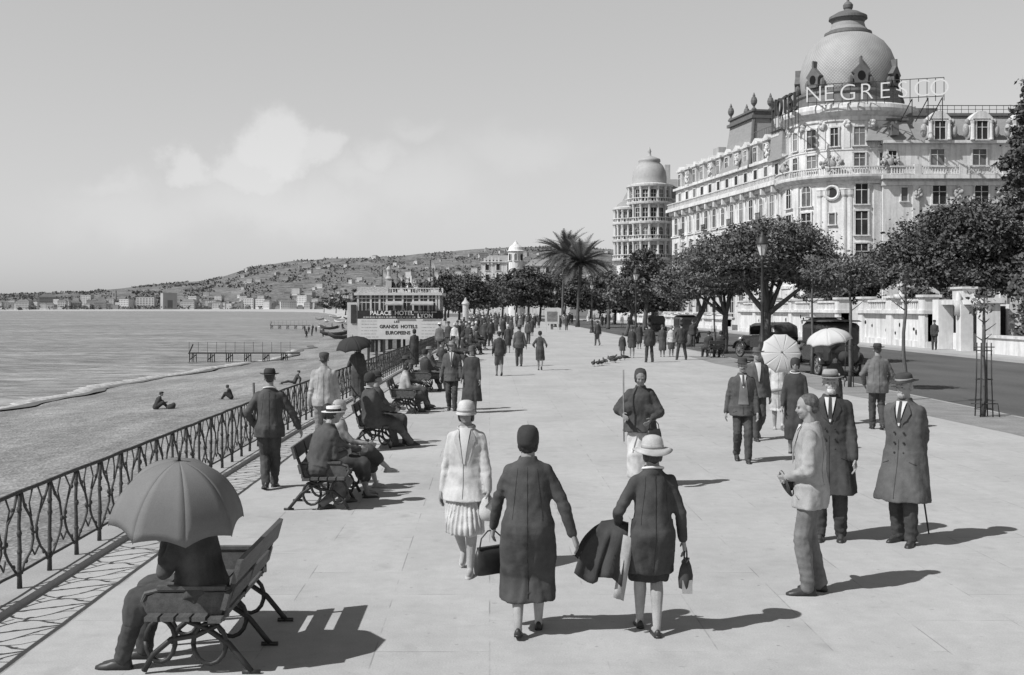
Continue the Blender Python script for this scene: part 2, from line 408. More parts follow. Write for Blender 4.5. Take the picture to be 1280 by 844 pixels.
            wedge(.845, zb, .033, .004, .011).build('shirt_front', WHITE, root, True)
            if tie is not None: wedge(.845, zb + .02, .008, .012, .0145).build('necktie', cloth(tie), root, True)
            q = MB()
            for s_ in (-1, 1):
                pts = [(chest(s_ * .036, .838, .008), chest(s_ * .058, .80, .008)), (chest(s_ * .034, .80, .015), chest(s_ * .064, .775, .009)), (chest(s_ * .022, .75, .016), chest(s_ * .045, .735, .010)), (chest(s_ * .008, zb, .014), chest(s_ * .018, zb + .01, .010))]
                q.loft([[p[0] * h, p[1] * h] for p in pts], False, False)
            if vest is None: q.build('lapels', cloth(tc * .8), tob, True)
        if det == 2 and not sit:
            sm = cloth(max(tc * .45, .012)); seam(m, h, 0, .80, hem + .02, True, tob, sm, 'back_seam')
            if not fe or top == 'coat': 
                for s_ in (-1, 1): seam(m, h, s_ * .062, .50, .485, False, tob, sm, 'pocket_flap', s_ * .098, .005)
                for s_ in (-1, 1): seam(m, h, s_ * .045, .795, .56, True, tob, sm, 'side_seam', s_ * .07, .0022)
            if shirt is not None: seam(m, h, .006, .63 if vest is None else .56, hem + .02, False, tob, sm, 'front_edge', .004, .004)
        if det == 2 and top == 'coat' and shirt is not None:
            q = MB()
            for z in (.66, .60, .54):
                for s_ in (-1, 1):
                    q.ell(U((s_ * .028, .081 * k, z)) * h, (.012, .008, .012), 8, 6)
            q.build('buttons', cloth(.02), tob, True)
    if neck is not None:
        q = MB(); q.tube([U((.050 * math.cos(a), .049 * math.sin(a) - .002, .846 - .012 * math.sin(a))) * h for a in [2 * math.pi * j / 20 for j in range(21)]], .0065 * h, 8, False); q.build('neck_scarf', cloth(neck), root, True)
    if sash is not None:
        q = MB(); q.tube([U((.104 * w * math.cos(a), .082 * math.sin(a), .52 + .02 * math.cos(a))) * h for a in [2 * math.pi * j / 24 for j in range(25)]], .02 * h, 8, False); q.build('sash', cloth(sash), root, True)
    # -- head wear, hair, face
    if hair is not None:
        q = MB()
        if bob: q.ell((0, -.012, .014), (.0465, .053, .0515)); q.ell((0, -.026, -.014), (.040, .034, .034))
        else: q.ell((0, -.0115, .0195), (.0462, .0515, .0465)); q.ell((0, -.030, -.012), (.0375, .030, .030))
        if bob:
            for s_ in (-1, 1): q.ell((.034 * s_, -.012, -.022), (.014, .036, .038))
            q.ell((0, -.036, -.03), (.036, .022, .036))
        q.v = [tuple((HM @ V(p)) * h) for p in q.v]; m = fuse(q, max(vb, .008), 1, 'hair', HAIR(hair))
        if det: wrinkle(m, .004 * h, 22, (1, 1, 1), sd)
        link('hair', m, root)
    if beard is not None:
        q = MB(); q.cap((-.017, .0475, -.032), .0048, (.017, .0475, -.032), .0048, 8); q.cap((-.006, .050, -.0300), .0052, (.006, .050, -.0300), .0052, 8)
        if not beardless: q.ell((0, .034, -.052), (.026, .020, .024), 10, 8)
        q.v = [tuple((HM @ V(p)) * h) for p in q.v]; link('beard' if not beardless else 'moustache', fuse(q, max(vb * .8, .006), 1, 'beard', HAIR(beard)), root)
    if eyes and det == 2:
        for s_ in (-1, 1):
            q = MB(); q.ell((.0175 * s_, .0435, -.005), (.0052, .0048, .0030), 10, 8); q.v = [tuple((HM @ V(p)) * h) for p in q.v]; q.build('eye', EYE_M, root, True)
    if hat:
        a, bd = hat_mesh(hat, HM); a.v = [tuple(V(p) * h) for p in a.v]
        ho = a.build('hat' if hat not in ('scarf', 'cap') else ('head_scarf' if hat == 'scarf' else 'cap'), hc if not isinstance(hc, float) else cloth(hc), root, True)
        if bd and band is not None: bd.v = [tuple(V(p) * h) for p in bd.v]; bd.build('hat_band', cloth(band), ho, True)
    for i in (0, 1):
        q = MB(); tz = toe[i]; rows = []
        hl = .078 if not female else .07; ww = 1 if not female else .85
        for y, rx, zt in ((-.036, .012, .03), (-.030, .02, .05), (0, .022, .055), (.03, .023, .042), (.06, .026, .03), (.092, .022, .022), (.112, .010, .012)):
            if female: zt = zt * (.75 if y > -.01 else .8)
            y = y * (hl / .078)
            rows.append([V((rx * ww * c, y, -.042 + zt * max(s2, 0) + (0 if s2 > 0 else 0))) for c, s2 in [(math.cos(a), math.sin(a)) for a in [math.pi * j / 8 for j in range(9)]]] + [V((-rx * ww * .8, y, -.042)), V((rx * ww * .8, y, -.042))])
        q.loft(rows)
        q.box((0, -.024, -.0405 + .005), (.03 * ww, .028, .01))
        M = Matrix.Translation(ank[i]) @ Matrix.Rotation(R(-tz), 4, 'Z') @ Matrix.Rotation(R(-pitch[i]), 4, 'X')
        q.v = [tuple((M @ V(p)) * h) for p in q.v]; q.build('shoe', LEATHER if shoes < .05 else cloth(shoes), root, True)
    root['_'] = 0; del root['_']
    J = dict(root=root, wr=[root.location + Matrix.Rotation(R(yaw), 3, 'Z') @ (p * h) for p in wr], dir=[Matrix.Rotation(R(yaw), 3, 'Z') @ (wr[i] - elb[i]).normalized() for i in (0, 1)],
             sh=[root.location + Matrix.Rotation(R(yaw), 3, 'Z') @ (p * h) for p in sh], head=root.location + Matrix.Rotation(R(yaw), 3, 'Z') @ (hc_ * h))
    return J

def stick(name, label, cat, a, b, r=.011, m=None, hook=True, group=None):
    a, b = V(a), V(b); t = thing(name, label, cat, a, 0, group); d = (b - a)
    MB().tube([(0, 0, 0), d * .5, d], [r, r * .9, r * .7], 8).build('shaft', m or WOODD, t, True)
    if hook:
        u = V((1, 0, 0)) - d.normalized() * d.normalized().x; u.normalize(); n = d.normalized()
        MB().tube([(0, 0, 0), -n * .03, -n * .06 + u * .02, -n * .07 + u * .05, -n * .05 + u * .085, -n * .02 + u * .09], r * 1.15, 8).build('crook', m or WOODD, t, True)
    return t
WOODD = mat('cane_wood', .07, .5, .3, 10)
def umbrella(label, tip, axis, rad, depth, m, n=8, length=.95, name='umbrella', scallop=.06, droop=1.0):
    """canopy tip at `tip`, shaft runs along `axis` (pointing from tip to handle)"""
    ax = V(axis).normalized(); q = ax.to_track_quat('-Z', 'Y').to_matrix().to_4x4(); t = thing(name, label, name, tip); t.rotation_euler = q.to_euler()
    mb = MB(); K = 6
    for gi in range(n):
        rings = []
        for i in range(13):
            u = max(i / 12, .02); ring = []
            for j in range(K + 1):
                a = 2 * math.pi * (gi + j / K) / n; sag = math.sin(math.pi * j / K); fl = math.cos(math.pi / n) / math.cos(2 * math.pi / n * (j / K - .5))
                r = rad * math.sin(u * 1.5 * droop) / math.sin(1.5 * droop) * (fl * .995 if j not in (0, K) else 1) * (1 - .018 * sag * u); z = -depth * (1 - math.cos(u * 1.5 * droop)) / (1 - math.cos(1.5 * droop)) + scallop * sag * u ** 4 * rad
                ring.append(V((r * math.cos(a), r * math.sin(a), z)))
            rings.append(ring)
        mb.loft(rings, False, False)
    o = mb.build('canopy', m, t, True)
    so = o.modifiers.new('thick', 'SOLIDIFY'); so.thickness = .003
    for j in range(n):
        a = 2 * math.pi * (j) / n; pts = []
        for i in range(1, 13):
            u = i / 12; r = rad * math.sin(u * 1.5 * droop) / math.sin(1.5 * droop); z = -depth * (1 - math.cos(u * 1.5 * droop)) / (1 - math.cos(1.5 * droop)); pts.append((r * math.cos(a) * .995, r * math.sin(a) * .995, z - .007))
        MB().tube(pts, .0025, 5).build('rib', IRON, t, True)
    MB().tube([(0, 0, .0), (0, 0, -length)], .006, 8).build('shaft', WOODD, t, True)
    MB().tube([(0, 0, .07), (0, 0, .04), (0, 0, -.01)], [.004, .007, .012], 8).build('ferrule', IRON, t, True)
    MB().tube([(0, 0, -length), (0, 0, -length - .08), (.03, 0, -length - .11), (.06, 0, -length - .09)], .011, 8).build('handle', WOODD, t, True)
    return t
def handbag(label, loc, size=(.24, .09, .17), rz=0, m=None, strap=.16, sag=.25):
    t = thing('handbag', label, 'handbag', loc, rz); mb = MB(); w, d, hh = size; rings = []
    for z, k, kd in ((-hh, .82, .6), (-hh * .97, .95, .9), (-hh * .6, 1.02, 1), (-hh * .25, .96, .75), (0, .86, .35)):
        rings.append([V((w / 2 * k * abs(math.cos(a)) ** .5 * (1 if math.cos(a) > 0 else -1), d / 2 * kd * abs(math.sin(a)) ** .7 * (1 if math.sin(a) > 0 else -1), z)) for a in [2 * math.pi * j / 20 for j in range(20)]])
    mb.loft(rings).build('bag_body', m or LEATHER, t, True)
    MB().tube([(-w * .36, 0, -.01), (-w * .3, 0, strap * .6), (-w * .1, 0, strap), (w * .1, 0, strap), (w * .3, 0, strap * .6), (w * .36, 0, -.01)], .006, 6).build('strap', m or LEATHER, t, True)
    MB().box((0, 0, .004), (w * .8, d * .38, .014)).build('clasp_frame', IRON, t); return t
# ---- camera, sun, sky ----------------------------------------------------------------------------
sc = bpy.context.scene
cam = bpy.data.objects.new('camera', bpy.data.cameras.new('camera')); C.objects.link(cam); sc.camera = cam
cam.location = (0, 0, EYE); cam.rotation_euler = (R(90), 0, 0)
cd = cam.data; cd.sensor_width = 36; cd.lens = F / 1280 * 36; cd.shift_x = (640 - CX) / 1280; cd.shift_y = -(422 - HY) / 1280; cd.clip_start = .1; cd.clip_end = 30000
SUN_D = V((math.cos(R(47)) * .872, math.cos(R(47)) * .489, -math.sin(R(47)))).normalized()
sl = bpy.data.lights.new('sun', 'SUN'); sl.energy = 4.8; sl.angle = R(.5); sl.color = (1, 1, 1)
so = bpy.data.objects.new('sun', sl); C.objects.link(so); so.rotation_euler = SUN_D.to_track_quat('-Z', 'Y').to_euler(); so.location = (-60, -40, 80)
w = bpy.data.worlds.new('World'); sc.world = w; w.use_nodes = True; t = w.node_tree; bg = t.nodes['Background']
sky = t.nodes.new('ShaderNodeTexSky'); sky.sky_type = 'NISHITA'; sky.sun_disc = False; sky.sun_elevation = R(47); sky.sun_rotation = math.atan2(-SUN_D.x, -SUN_D.y)
sky.air_density = 1.0; sky.dust_density = 1.5
bw = t.nodes.new('ShaderNodeRGBToBW'); t.links.new(sky.outputs[0], bw.inputs[0])
tc = t.nodes.new('ShaderNodeTexCoord'); sep = t.nodes.new('ShaderNodeSeparateXYZ'); t.links.new(tc.outputs['Generated'], sep.inputs[0])
def mth(op, a, b=None, c=None, clamp=False):
    n = t.nodes.new('ShaderNodeMath'); n.operation = op; n.use_clamp = clamp
    for i, v in enumerate((a, b, c)):
        if v is None: continue
        if isinstance(v, (int, float)): n.inputs[i].default_value = v
        else: t.links.new(v, n.inputs[i])
    return n.outputs[0]
# grey film response to the clear sky: hazy bright towards the horizon, deep overhead
el = ramp(t, sep.outputs[2], [(0, .80), (.08, .80), (.27, .80), (.5, .34), (1, .14)])
base = mth('MULTIPLY', mth('ADD', mth('MULTIPLY', bw.outputs[0], .10), 0.38), el)
nz = ntex(t, tc.outputs['Generated'], 22, 7, .62)
wn = t.nodes.new('ShaderNodeTexNoise'); wn.inputs['Scale'].default_value = 17; wn.inputs['Detail'].default_value = 7; wn.inputs['Roughness'].default_value = .6; t.links.new(tc.outputs['Generated'], wn.inputs['Vector'])
ws = t.nodes.new('ShaderNodeVectorMath'); ws.operation = 'MULTIPLY_ADD'; ws.inputs[1].default_value = (.075, .0, .06); t.links.new(wn.outputs['Color'], ws.inputs[0]); wo = t.nodes.new('ShaderNodeVectorMath'); wo.operation = 'ADD'; wo.inputs[1].default_value = (-.0375, 0, -.03); t.links.new(tc.outputs['Generated'], wo.inputs[0]); t.links.new(wo.outputs[0], ws.inputs[2]); WARP = ws.outputs[0]
cl = None
for px, py, rx, ry, k in [(352, 188, 52, 44, 1), (392, 192, 40, 26, .8), (325, 215, 50, 30, .8), (238, 205, 36, 24, .75), (262, 216, 40, 22, .6), (150, 240, 60, 22, .45), (478, 195, 40, 30, .6), (520, 160, 60, 18, .35), (455, 220, 70, 30, .5), (350, 255, 190, 55, .55), (640, 190, 110, 36, .3), (180, 270, 150, 50, .4), (520, 230, 120, 60, .4)]:
    dn = t.nodes.new('ShaderNodeVectorMath'); dn.operation = 'SUBTRACT'; c = V(((px - CX) / F, 1, (HY - py) / F)).normalized(); dn.inputs[1].default_value = c; t.links.new(WARP, dn.inputs[0])
    sn = t.nodes.new('ShaderNodeVectorMath'); sn.operation = 'MULTIPLY'; sn.inputs[1].default_value = (F / rx, 1, F / ry); t.links.new(dn.outputs[0], sn.inputs[0])
    ln = t.nodes.new('ShaderNodeVectorMath'); ln.operation = 'LENGTH'; t.links.new(sn.outputs[0], ln.inputs[0])
    d = mth('ADD', ln.outputs['Value'], mth('MULTIPLY', mth('SUBTRACT', nz, .5), .5))
    mr = t.nodes.new('ShaderNodeMapRange'); mr.interpolation_type = 'SMOOTHERSTEP'; mr.inputs['From Min'].default_value = 1.2; mr.inputs['From Max'].default_value = .5 if k > .7 else 0; mr.inputs['To Max'].default_value = k; t.links.new(d, mr.inputs['Value'])
    cl = mr.outputs[0] if cl is None else mth('MAXIMUM', cl, mr.outputs[0])
tot = mth('ADD', base, mth('MULTIPLY', cl, .135))
cb = t.nodes.new('ShaderNodeCombineColor')
for i in range(3): t.links.new(tot, cb.inputs[i])
t.links.new(cb.outputs[0], bg.inputs['Color']); bg.inputs['Strength'].default_value = 1.0
sc.view_settings.view_transform = 'Standard'; sc.view_settings.look = 'None'; sc.view_settings.exposure = 0
sc.cycles.use_denoising = True; sc.cycles.max_bounces = 6

# ---- ground --------------------------------------------------------------------------------------
def rail_x(D): return -4.03 + .85 * min(max((D - 20) / 45, 0), 1.6) - (0 if D < 95 else (D - 95) * .012) - (0 if D < 200 else ((D - 200) / 40) ** 2)
def road_x(D): return 11.9 + (0 if D < 150 else -((D - 150) / 45) ** 2)
DS = [-6, 0, 4] + list(range(6, 100, 4)) + list(range(100, 340, 10))
def strip(name, f0, f1, z, m, ds=DS, n=1, zf=None):
    mb = MB(); rows = []
    for d in ds:
        a, b = f0(d), f1(d); rows.append([V((a + (b - a) * i / n, d, z)) for i in range(n + 1)])
    mb.loft(rows, False, False); return mb.build(name, m, kind='structure')
def pave_mat():
    m, t, b = nodes('promenade_paving', .9, .15); co = coords(t)
    br = t.nodes.new('ShaderNodeTexBrick'); mp = t.nodes.new('ShaderNodeMapping'); mp.inputs['Rotation'].default_value = (0, 0, R(90)); t.links.new(co, mp.inputs[0]); t.links.new(mp.outputs[0], br.inputs[0])
    br.inputs['Scale'].default_value = 1; br.inputs['Brick Width'].default_value = 1.6; br.inputs['Row Height'].default_value = .82; br.inputs['Mortar Size'].default_value = .007; br.inputs['Mortar Smooth'].default_value = .4
    br.inputs['Color1'].default_value = g(.93); br.inputs['Color2'].default_value = g(1.04); br.inputs['Mortar'].default_value = g(.64); br.offset = .5
    jm = ramp(t, ntex(t, co, 1.7, 3), [(.46, 0), (.60, 1)])   # joints worn away in places
    slab = mixm(t, 1.0, br.outputs['Color'], 'MIX', jm)
    c = ramp(t, ntex(t, co, .35, 6, .6), [(.3, .375), (.7, .45)])
    c = mixm(t, c, ramp(t, ntex(t, co, 6, 6, .65), [(.3, .93), (.72, 1.06)])); c = mixm(t, c, ramp(t, ntex(t, co, 75, 3, .7), [(.3, .88), (.7, 1.12)]))
    c = mixm(t, c, slab); c = mixm(t, c, ramp(t, ntex(t, co, 2.3, 2, .5), [(.66, 1), (.80, .78)])); c = mixm(t, c, ramp(t, ntex(t, coords(t, 'Object', (1, .22, 1)), .9, 5, .7), [(.3, .93), (.7, 1.06)])); c = mixm(t, c, ramp(t, ntex(t, co, 14, 2, .4), [(.70, 1), (.76, .80)]))
    vo = t.nodes.new('ShaderNodeTexVoronoi'); vo.inputs['Scale'].default_value = 3.2; t.links.new(co, vo.inputs['Vector']); c = mixm(t, c, ramp(t, vo.outputs['Distance'], [(.025, .62), (.06, 1)]))
    st = ramp(t, ntex(t, co, .8, 4, .75, 1.2), [(.60, 1), (.74, .86)]); c = mixm(t, c, st)
    t.links.new(c, b.inputs['Base Color']); bump(t, b, ntex(t, co, 60, 4, .6), .25, .008); return m
PAVE = pave_mat()
strip('promenade', lambda d: rail_x(d) - .2, road_x, 0, PAVE, n=6)
ROADM = mat('road_asphalt', .105, .85, .28, .5, .18, .3, 25, .2, (1, .25, 1))
strip('road', lambda d: road_x(d) + .17, lambda d: road_x(d) + 13.2, -.12, ROADM, n=4)
STONE = mat('kerb_stone', .34, .9, .15, 1.2, .08, .3, 40)
mb = MB(); rows = []
for d in DS:
    x = road_x(d); rows.append([V((x, d, .004)), V((x + .15, d, .004)), V((x + .18, d, -.02)), V((x + .18, d, -.13))])
mb.loft(rows, False, False).build('kerb', STONE, kind='structure')
mb = MB(); rows = []
for d in DS:
    x = road_x(d) + 13.2; rows.append([V((x, d, -.12)), V((x, d, .02)), V((x + 3.6, d, .03))])
mb.loft(rows, False, False).build('hotel_pavement', mat('far_pavement', .37, .9, .1, .6, .06, .2, 30), kind='structure')
# unpaved tree strip along the kerb
EARTH = mat('trodden_earth', .24, .95, .25, 1.4, .22, .5, 22)
strip('tree_strip', lambda d: road_x(d) - 1.75 + .25 * math.sin(d * .7), lambda d: road_x(d) - .02, .004, EARTH, [x for x in DS if 14 < x < 60])
LAND = mat('coastal_ground', .15, .95, .3, .05, .2)
mb = MB(); mb.quad((25.3, -6, -.03), (25.3, 330, -.03), (260, 330, -.03), (260, -6, -.03)); mb.build('garden_ground', mat('garden_soil', .12, .95, .3, .4, .2, .3, 12), kind='structure')
# railing plinth
mb = MB(); rows = []
for d in [x for x in DS if x < 330]:
    x = rail_x(d); rows.append([V((x - .26, d, -3.4)), V((x - .26, d, .05)), V((x + .17, d, .055)), V((x + .18, d, .0))])
mb.loft(rows, False, False).build('sea_wall', STONE, kind='structure')
# beach: pebbles sloping to the waterline
WL = [(-10, -27.5), (40, -27.3), (61, -26.9), (78, -26.6), (100, -25.7), (116, -23.4), (135, -24), (150, -25.4), (185, -29), (224, -34), (300, -42), (420, -55), (600, -76), (848, -112), (1200, -170), (1700, -262), (2150, -430), (2420, -640), (2560, -900), (2640, -1300), (2700, -3000)]
def wl(d): return float(np.interp(d, [a for a, _ in WL], [b for _, b in WL]))
def beach_mat():
    m, t, b = nodes('beach_pebbles', .95, .1); co = coords(t)
    vo = t.nodes.new('ShaderNodeTexVoronoi'); vo.inputs['Scale'].default_value = 9; t.links.new(co, vo.inputs['Vector'])
    bwn = t.nodes.new('ShaderNodeRGBToBW'); t.links.new(vo.outputs['Color'], bwn.inputs[0])
    c = ramp(t, ntex(t, co, .12, 5), [(.3, .21), (.7, .33)]); c = mixm(t, c, ramp(t, bwn.outputs[0], [(.15, .74), (.8, 1.2)])); c = mixm(t, c, ramp(t, ntex(t, co, 1.3, 5, .7), [(.3, .78), (.7, 1.16)])); c = mixm(t, c, ramp(t, ntex(t, coords(t, 'Object', (.5, .06, 1)), .8, 5, .65), [(.36, .80), (.62, 1.12)]))
    t.links.new(c, b.inputs['Base Color']); bump(t, b, vo.outputs['Distance'], .6, .06); return m
BEACH = beach_mat()
def beach_z(x, d):
    w0, r0 = wl(d), rail_x(min(d, 330)) - .3
    if d > 330: r0 = w0 + 25 + (d - 330) * .09
    u = (x - w0) / max(r0 - w0, 1)
    return -3.06 + .95 * max(u, -.4) ** .8 if u > 0 else -3.06 + .8 * u
mb = MB(); rows = []
bd = list(range(-10, 150, 3)) + [155, 165, 180, 200, 224, 260, 300, 360, 420, 500, 600, 720, 848, 1000, 1200, 1450, 1700, 1950, 2150, 2300, 2420]
for d in bd:
    w0 = wl(d) + .55 * math.sin(d * .21) + .3 * math.sin(d * .53 + 1); r0 = rail_x(min(d, 330)) - .25
    if d > 330: r0 = w0 + 25 + (d - 330) * .09
    rows.append([V((w0 + (r0 - w0) * u, d, (-3.06 + .95 * u ** .8 if u >= 0 else -3.06 + 2.5 * u) + (.05 * noise.noise(V((u * 25, d * .3, 0))) if u > 0 and d < 160 else 0))) for u in (-.3, -.1, 0, .02, .05, .1, .18, .28, .4, .52, .64, .76, .88, 1)])
mb.loft(rows, False, False).build('beach', BEACH, kind='structure', smooth=True)
# far shore: beach strip then land
mb = MB(); rows = []
for x in range(-3200, 60, 60):
    d0 = 2700 if x < -1300 else float(np.interp(x, [-1300, -900, -640, -430, -262, -170, -112], [2640, 2560, 2420, 2150, 1700, 1200, 848]))
    if x > -112: d0 = 600
    rows.append([V((x, d0 - 20, -4)), V((x, d0, -2.9)), V((x, d0 + 60, -.5)), V((x, d0 + 110, 1.0)), V((x, 3200, 2.5))])
mb.loft(rows, False, False).build('far_shore', mat('far_beach', .40, .95, .1, .02), kind='structure')
mb = MB(); mb.quad((-3200, 330, -.6), (1500, 330, -.6), (1500, 3000, 1), (-60, 3000, 1)); mb.v[0] = (-40, 330, -.6); mb.build('coastal_plain', LAND, kind='structure')
def sea_mat():
    m, t, b = nodes('sea_water', .22, .5); co = coords(t, 'Object', (.55, 1.0, 1))
    n1 = ntex(t, co, .55, 5, .6, .6); n2 = ntex(t, co, 2.2, 4, .6, .4); n3 = ntex(t, co, .02, 3)
    hh = mixm(t, n1, n2, 'ADD', .5)
    c = mixm(t, ramp(t, n3, [(.35, .20), (.65, .265)]), ramp(t, n1, [(.38, .55), (.62, 1.45)])); c = mixm(t, c, ramp(t, ntex(t, coords(t, 'Object', (.3, 1, 1)), .14, 4, .65), [(.38, .8), (.62, 1.2)]))  # light and dark of the ripples painted into the water colour
    t.links.new(c, b.inputs['Base Color']); bump(t, b, hh, .9, .5); b.inputs['IOR'].default_value = 1.33; b.inputs['Roughness'].default_value = .35; return m
mb = MB(); mb.quad((-9000, -200, -3), (0, -200, -3), (0, 7000, -3), (-9000, 7000, -3)); mb.build('sea', sea_mat(), kind='structure')
# surf: low breaking ridge and foam edge that follow the waterline
FOAM = mat('sea_foam', .42, .8, .4, 1.4, .35, .6, 5); WET = mat('wet_pebbles', .13, .6, .25, .5, .25, .4, 8)
def wavy(d): return wl(d) + .55 * math.sin(d * .21) + .3 * math.sin(d * .53 + 1)
mb = MB(); rows = []
for i in range(0, 330):
    d = 30 + i * .36; k = max(0, noise.noise(V((d * .09, 3, 0))) + .45) * max(0, min(1, (128 - d) / 30)); x = wavy(d) - .4; ww = (.25 + 1.5 * k) * (.75 + .6 * noise.noise(V((d * .9, 1, 4)))); hh = .02 + .15 * k
    o = .25 * noise.noise(V((d * .8, 0, 0)))
    rows.append([V((x + .55 + o, d, -3.03)), V((x + .2 + o, d, -2.99 + hh * .7)), V((x - .1, d, -2.99 + hh)), V((x - ww * .5 + o, d, -2.985 + hh * .5)), V((x - ww + 2 * o, d, -2.99))])
mb.loft(rows, False, False).build('breaking_wave', FOAM, kind='structure', smooth=True)
mb = MB(); rows = []
for i in range(0, 200):
    d = 26 + i * .7; x = wavy(d); rows.append([V((x + .15, d, beach_z(x + .15, d) + .06)), V((x + 1.1 + .5 * noise.noise(V((d * .3, 0, 9))), d, beach_z(x + 1.2, d) + .05))])
mb.loft(rows, False, False).build('wet_shingle', WET, kind='structure')

# ---- hills ---------------------------------------------------------------------------------------
SK = [(-400, 372), (0, 368), (60, 366), (100, 365), (150, 361), (190, 356), (255, 351), (290, 343), (312, 334), (360, 327), (420, 323), (480, 322), (520, 318), (560, 315), (600, 311), (650, 309), (700, 308), (770, 312), (900, 316), (1100, 322), (1500, 330)]
def sky_y(px): return float(np.interp(px, [a for a, _ in SK], [b for _, b in SK])) + 1.1 * noise.noise(V((px * .06, 1, 0))) + .5 * noise.noise(V((px * .21, 5, 0)))
D0, D1 = 2750.0, 4600.0
def hill_z(px, u):
    top = zat(sky_y(px), D1); z = 2 + (top - 2) * (u ** .85); D = D0 + (D1 - D0) * u
    return z + 12 * u * (1 - u) * noise.noise(V((px * .025, u * 5, 2))) * 2.5 * min(1, top / 80)
mb = MB(); rows = []
for i in range(31):
    u = i / 30; D = D0 + (D1 - D0) * u; rows.append([V((xat(px, D), D, hill_z(px, u))) for px in range(-400, 1501, 12)])
D = D1 + 900; rows.append([V((xat(px, D), D, -20)) for px in range(-400, 1501, 12)])
def hill_mat():
    m, t, b = nodes('hillside', 1, 0); co = coords(t)
    c = ramp(t, ntex(t, co, .004, 6, .62), [(.3, .15), (.7, .215)]); c = mixm(t, c, ramp(t, ntex(t, co, .03, 5, .75), [(.38, .62), (.62, 1.3)])); c = mixm(t, c, ramp(t, ntex(t, co, .11, 3, .7), [(.38, .75), (.62, 1.25)]))  # distance haze is put into these greys: lighter, with less contrast
    t.links.new(c, b.inputs['Base Color']); return m
mb.loft(rows, False, False).build('hills', hill_mat(), kind='structure', smooth=True)
def leaf_mesh(name, P, size, m, flat=0.0, seed=1, asp=1.0):
    """many small quads, one per point of P (n,3)"""
    rs = np.random.RandomState(seed); n = len(P); a = rs.normal(size=(n, 3)); a[:, 2] *= (1 - flat); a /= np.linalg.norm(a, axis=1)[:, None] + 1e-9
    b = np.cross(a, rs.normal(size=(n, 3))); b /= np.linalg.norm(b, axis=1)[:, None] + 1e-9
    s = (size * (.6 + .8 * rs.rand(n)))[:, None] if np.isscalar(size) else (size * (.6 + .8 * rs.rand(n)))[:, None]
    a = a * s * asp; b = b * s * .6
    co = np.stack([P - a, P - b * .9, P + a, P + b], 1).reshape(-1, 3).astype(np.float32)
    me = bpy.data.meshes.new(name); me.vertices.add(4 * n); me.vertices.foreach_set('co', co.ravel()); me.loops.add(4 * n); me.loops.foreach_set('vertex_index', np.arange(4 * n, dtype=np.int32))
    me.polygons.add(n); me.polygons.foreach_set('loop_start', np.arange(0, 4 * n, 4, dtype=np.int32)); me.update(calc_edges=True); me.materials.append(m); return me
rs = np.random.RandomState(3); P = []; S = []
for k in range(30000):
    px = rs.uniform(-60, 1000); u = rs.rand() ** 1.0
    if noise.noise(V((px * .03, u * 6, 7))) + .35 * noise.noise(V((px * .12, u * 20, 3))) < (-.02 if u > .12 else -.2): continue
    D = D0 + (D1 - D0) * u; s = rs.uniform(2.5, 6); P.append((xat(px, D), D, hill_z(px, u) + s * .5)); S.append(s)
for k in range(1500):
    px = rs.uniform(-60, 460); D = rs.uniform(2655, 2770); s = rs.uniform(2.5, 5.5)
    if noise.noise(V((px * .08, 0, 3))) > -.1: P.append((xat(px, D), D, 1.5 + rs.uniform(0, 7))); S.append(s)
link('hill_woods', leaf_mesh('hill_woods', np.array(P), np.array(S), mat('far_foliage', .145, 1, .25, .01)), kind='stuff')  # foliage grey lightened, haze painted into its colour

# ---- railing: rustic iron cast like branches -----------------------------------------------------
RAILM = mat('weathered_iron', .065, .75, .35, 9, .2, .4, 50, .2)
rail = thing('railing', 'low dark iron railing cast like twisted branches along the edge above the beach', 'railing', (0, 0, 0))
def rp(D, z, off=0): return V((rail_x(D) + off, D, z))
RS = .66; D_START = 6.3; RH = .88
top, bot = [], []
d = 3.0
while d < 128: top.append(rp(d, RH + .012 * noise.noise(V((d * 2, 0, 0))))); bot.append(rp(d, .19 + .012 * noise.noise(V((d * 2, 5, 0))))); d += .33 if d < 40 else 1.0
MB().tube(top, .019, 8).build('top_rail', RAILM, rail, True); MB().tube(bot, .013, 6).build('bottom_rail', RAILM, rail, True)
def knob(mb, p, r): mb.ell(p, (r, r, r * 1.3), 6, 4)
pr = random.Random(3)
def post(mb, D):
    pts = [rp(D, z, pr.uniform(-.006, .006)) for z in (.03, .2, .4, .6, .75, RH)]; mb.tube(pts, [.024, .019, .018, .016, .017, .02], 7)
    for z in (.2, .34, .55, .72): knob(mb, rp(D + pr.uniform(-.01, .01), z + pr.uniform(-.04, .04)), .026)
def panel(mb, Da, Db, n=6):
    w = Db - Da; j = lambda: pr.uniform(-.02, .02)
    def q(f, z): return rp(Da + w * f, z, j() * .4)
    for s in (0, 1):
        f = lambda a: a if s == 0 else 1 - a
        mb.tube([q(f(.06), RH - .02), q(f(.17 + j()), .74), q(f(.36 + j()), .63 + j()), q(f(.44), .52), q(f(.44), .42), q(f(.33 + j()), .33 + j()), q(f(.16), .24), q(f(.06), .17)], [.014, .012, .012, .013, .013, .011, .011, .012], n)
        mb.tube([q(f(.36), .63), q(f(.30 + j()), .75), q(f(.40 + j()), RH - .01)], [.010, .008, .009], n)
        knob(mb, q(f(.42), .5 + j()), .02); knob(mb, q(f(.2), .74), .018); knob(mb, q(f(.2), .26), .018)
    mb.tube([q(.42, .47), q(.58, .47)], .013, n)
    mb.tube([q(.4, .34), q(.5 + j(), .27), q(.6, .34)], .009, n)
i = 0; restp, restq = MB(), MB(); D = D_START
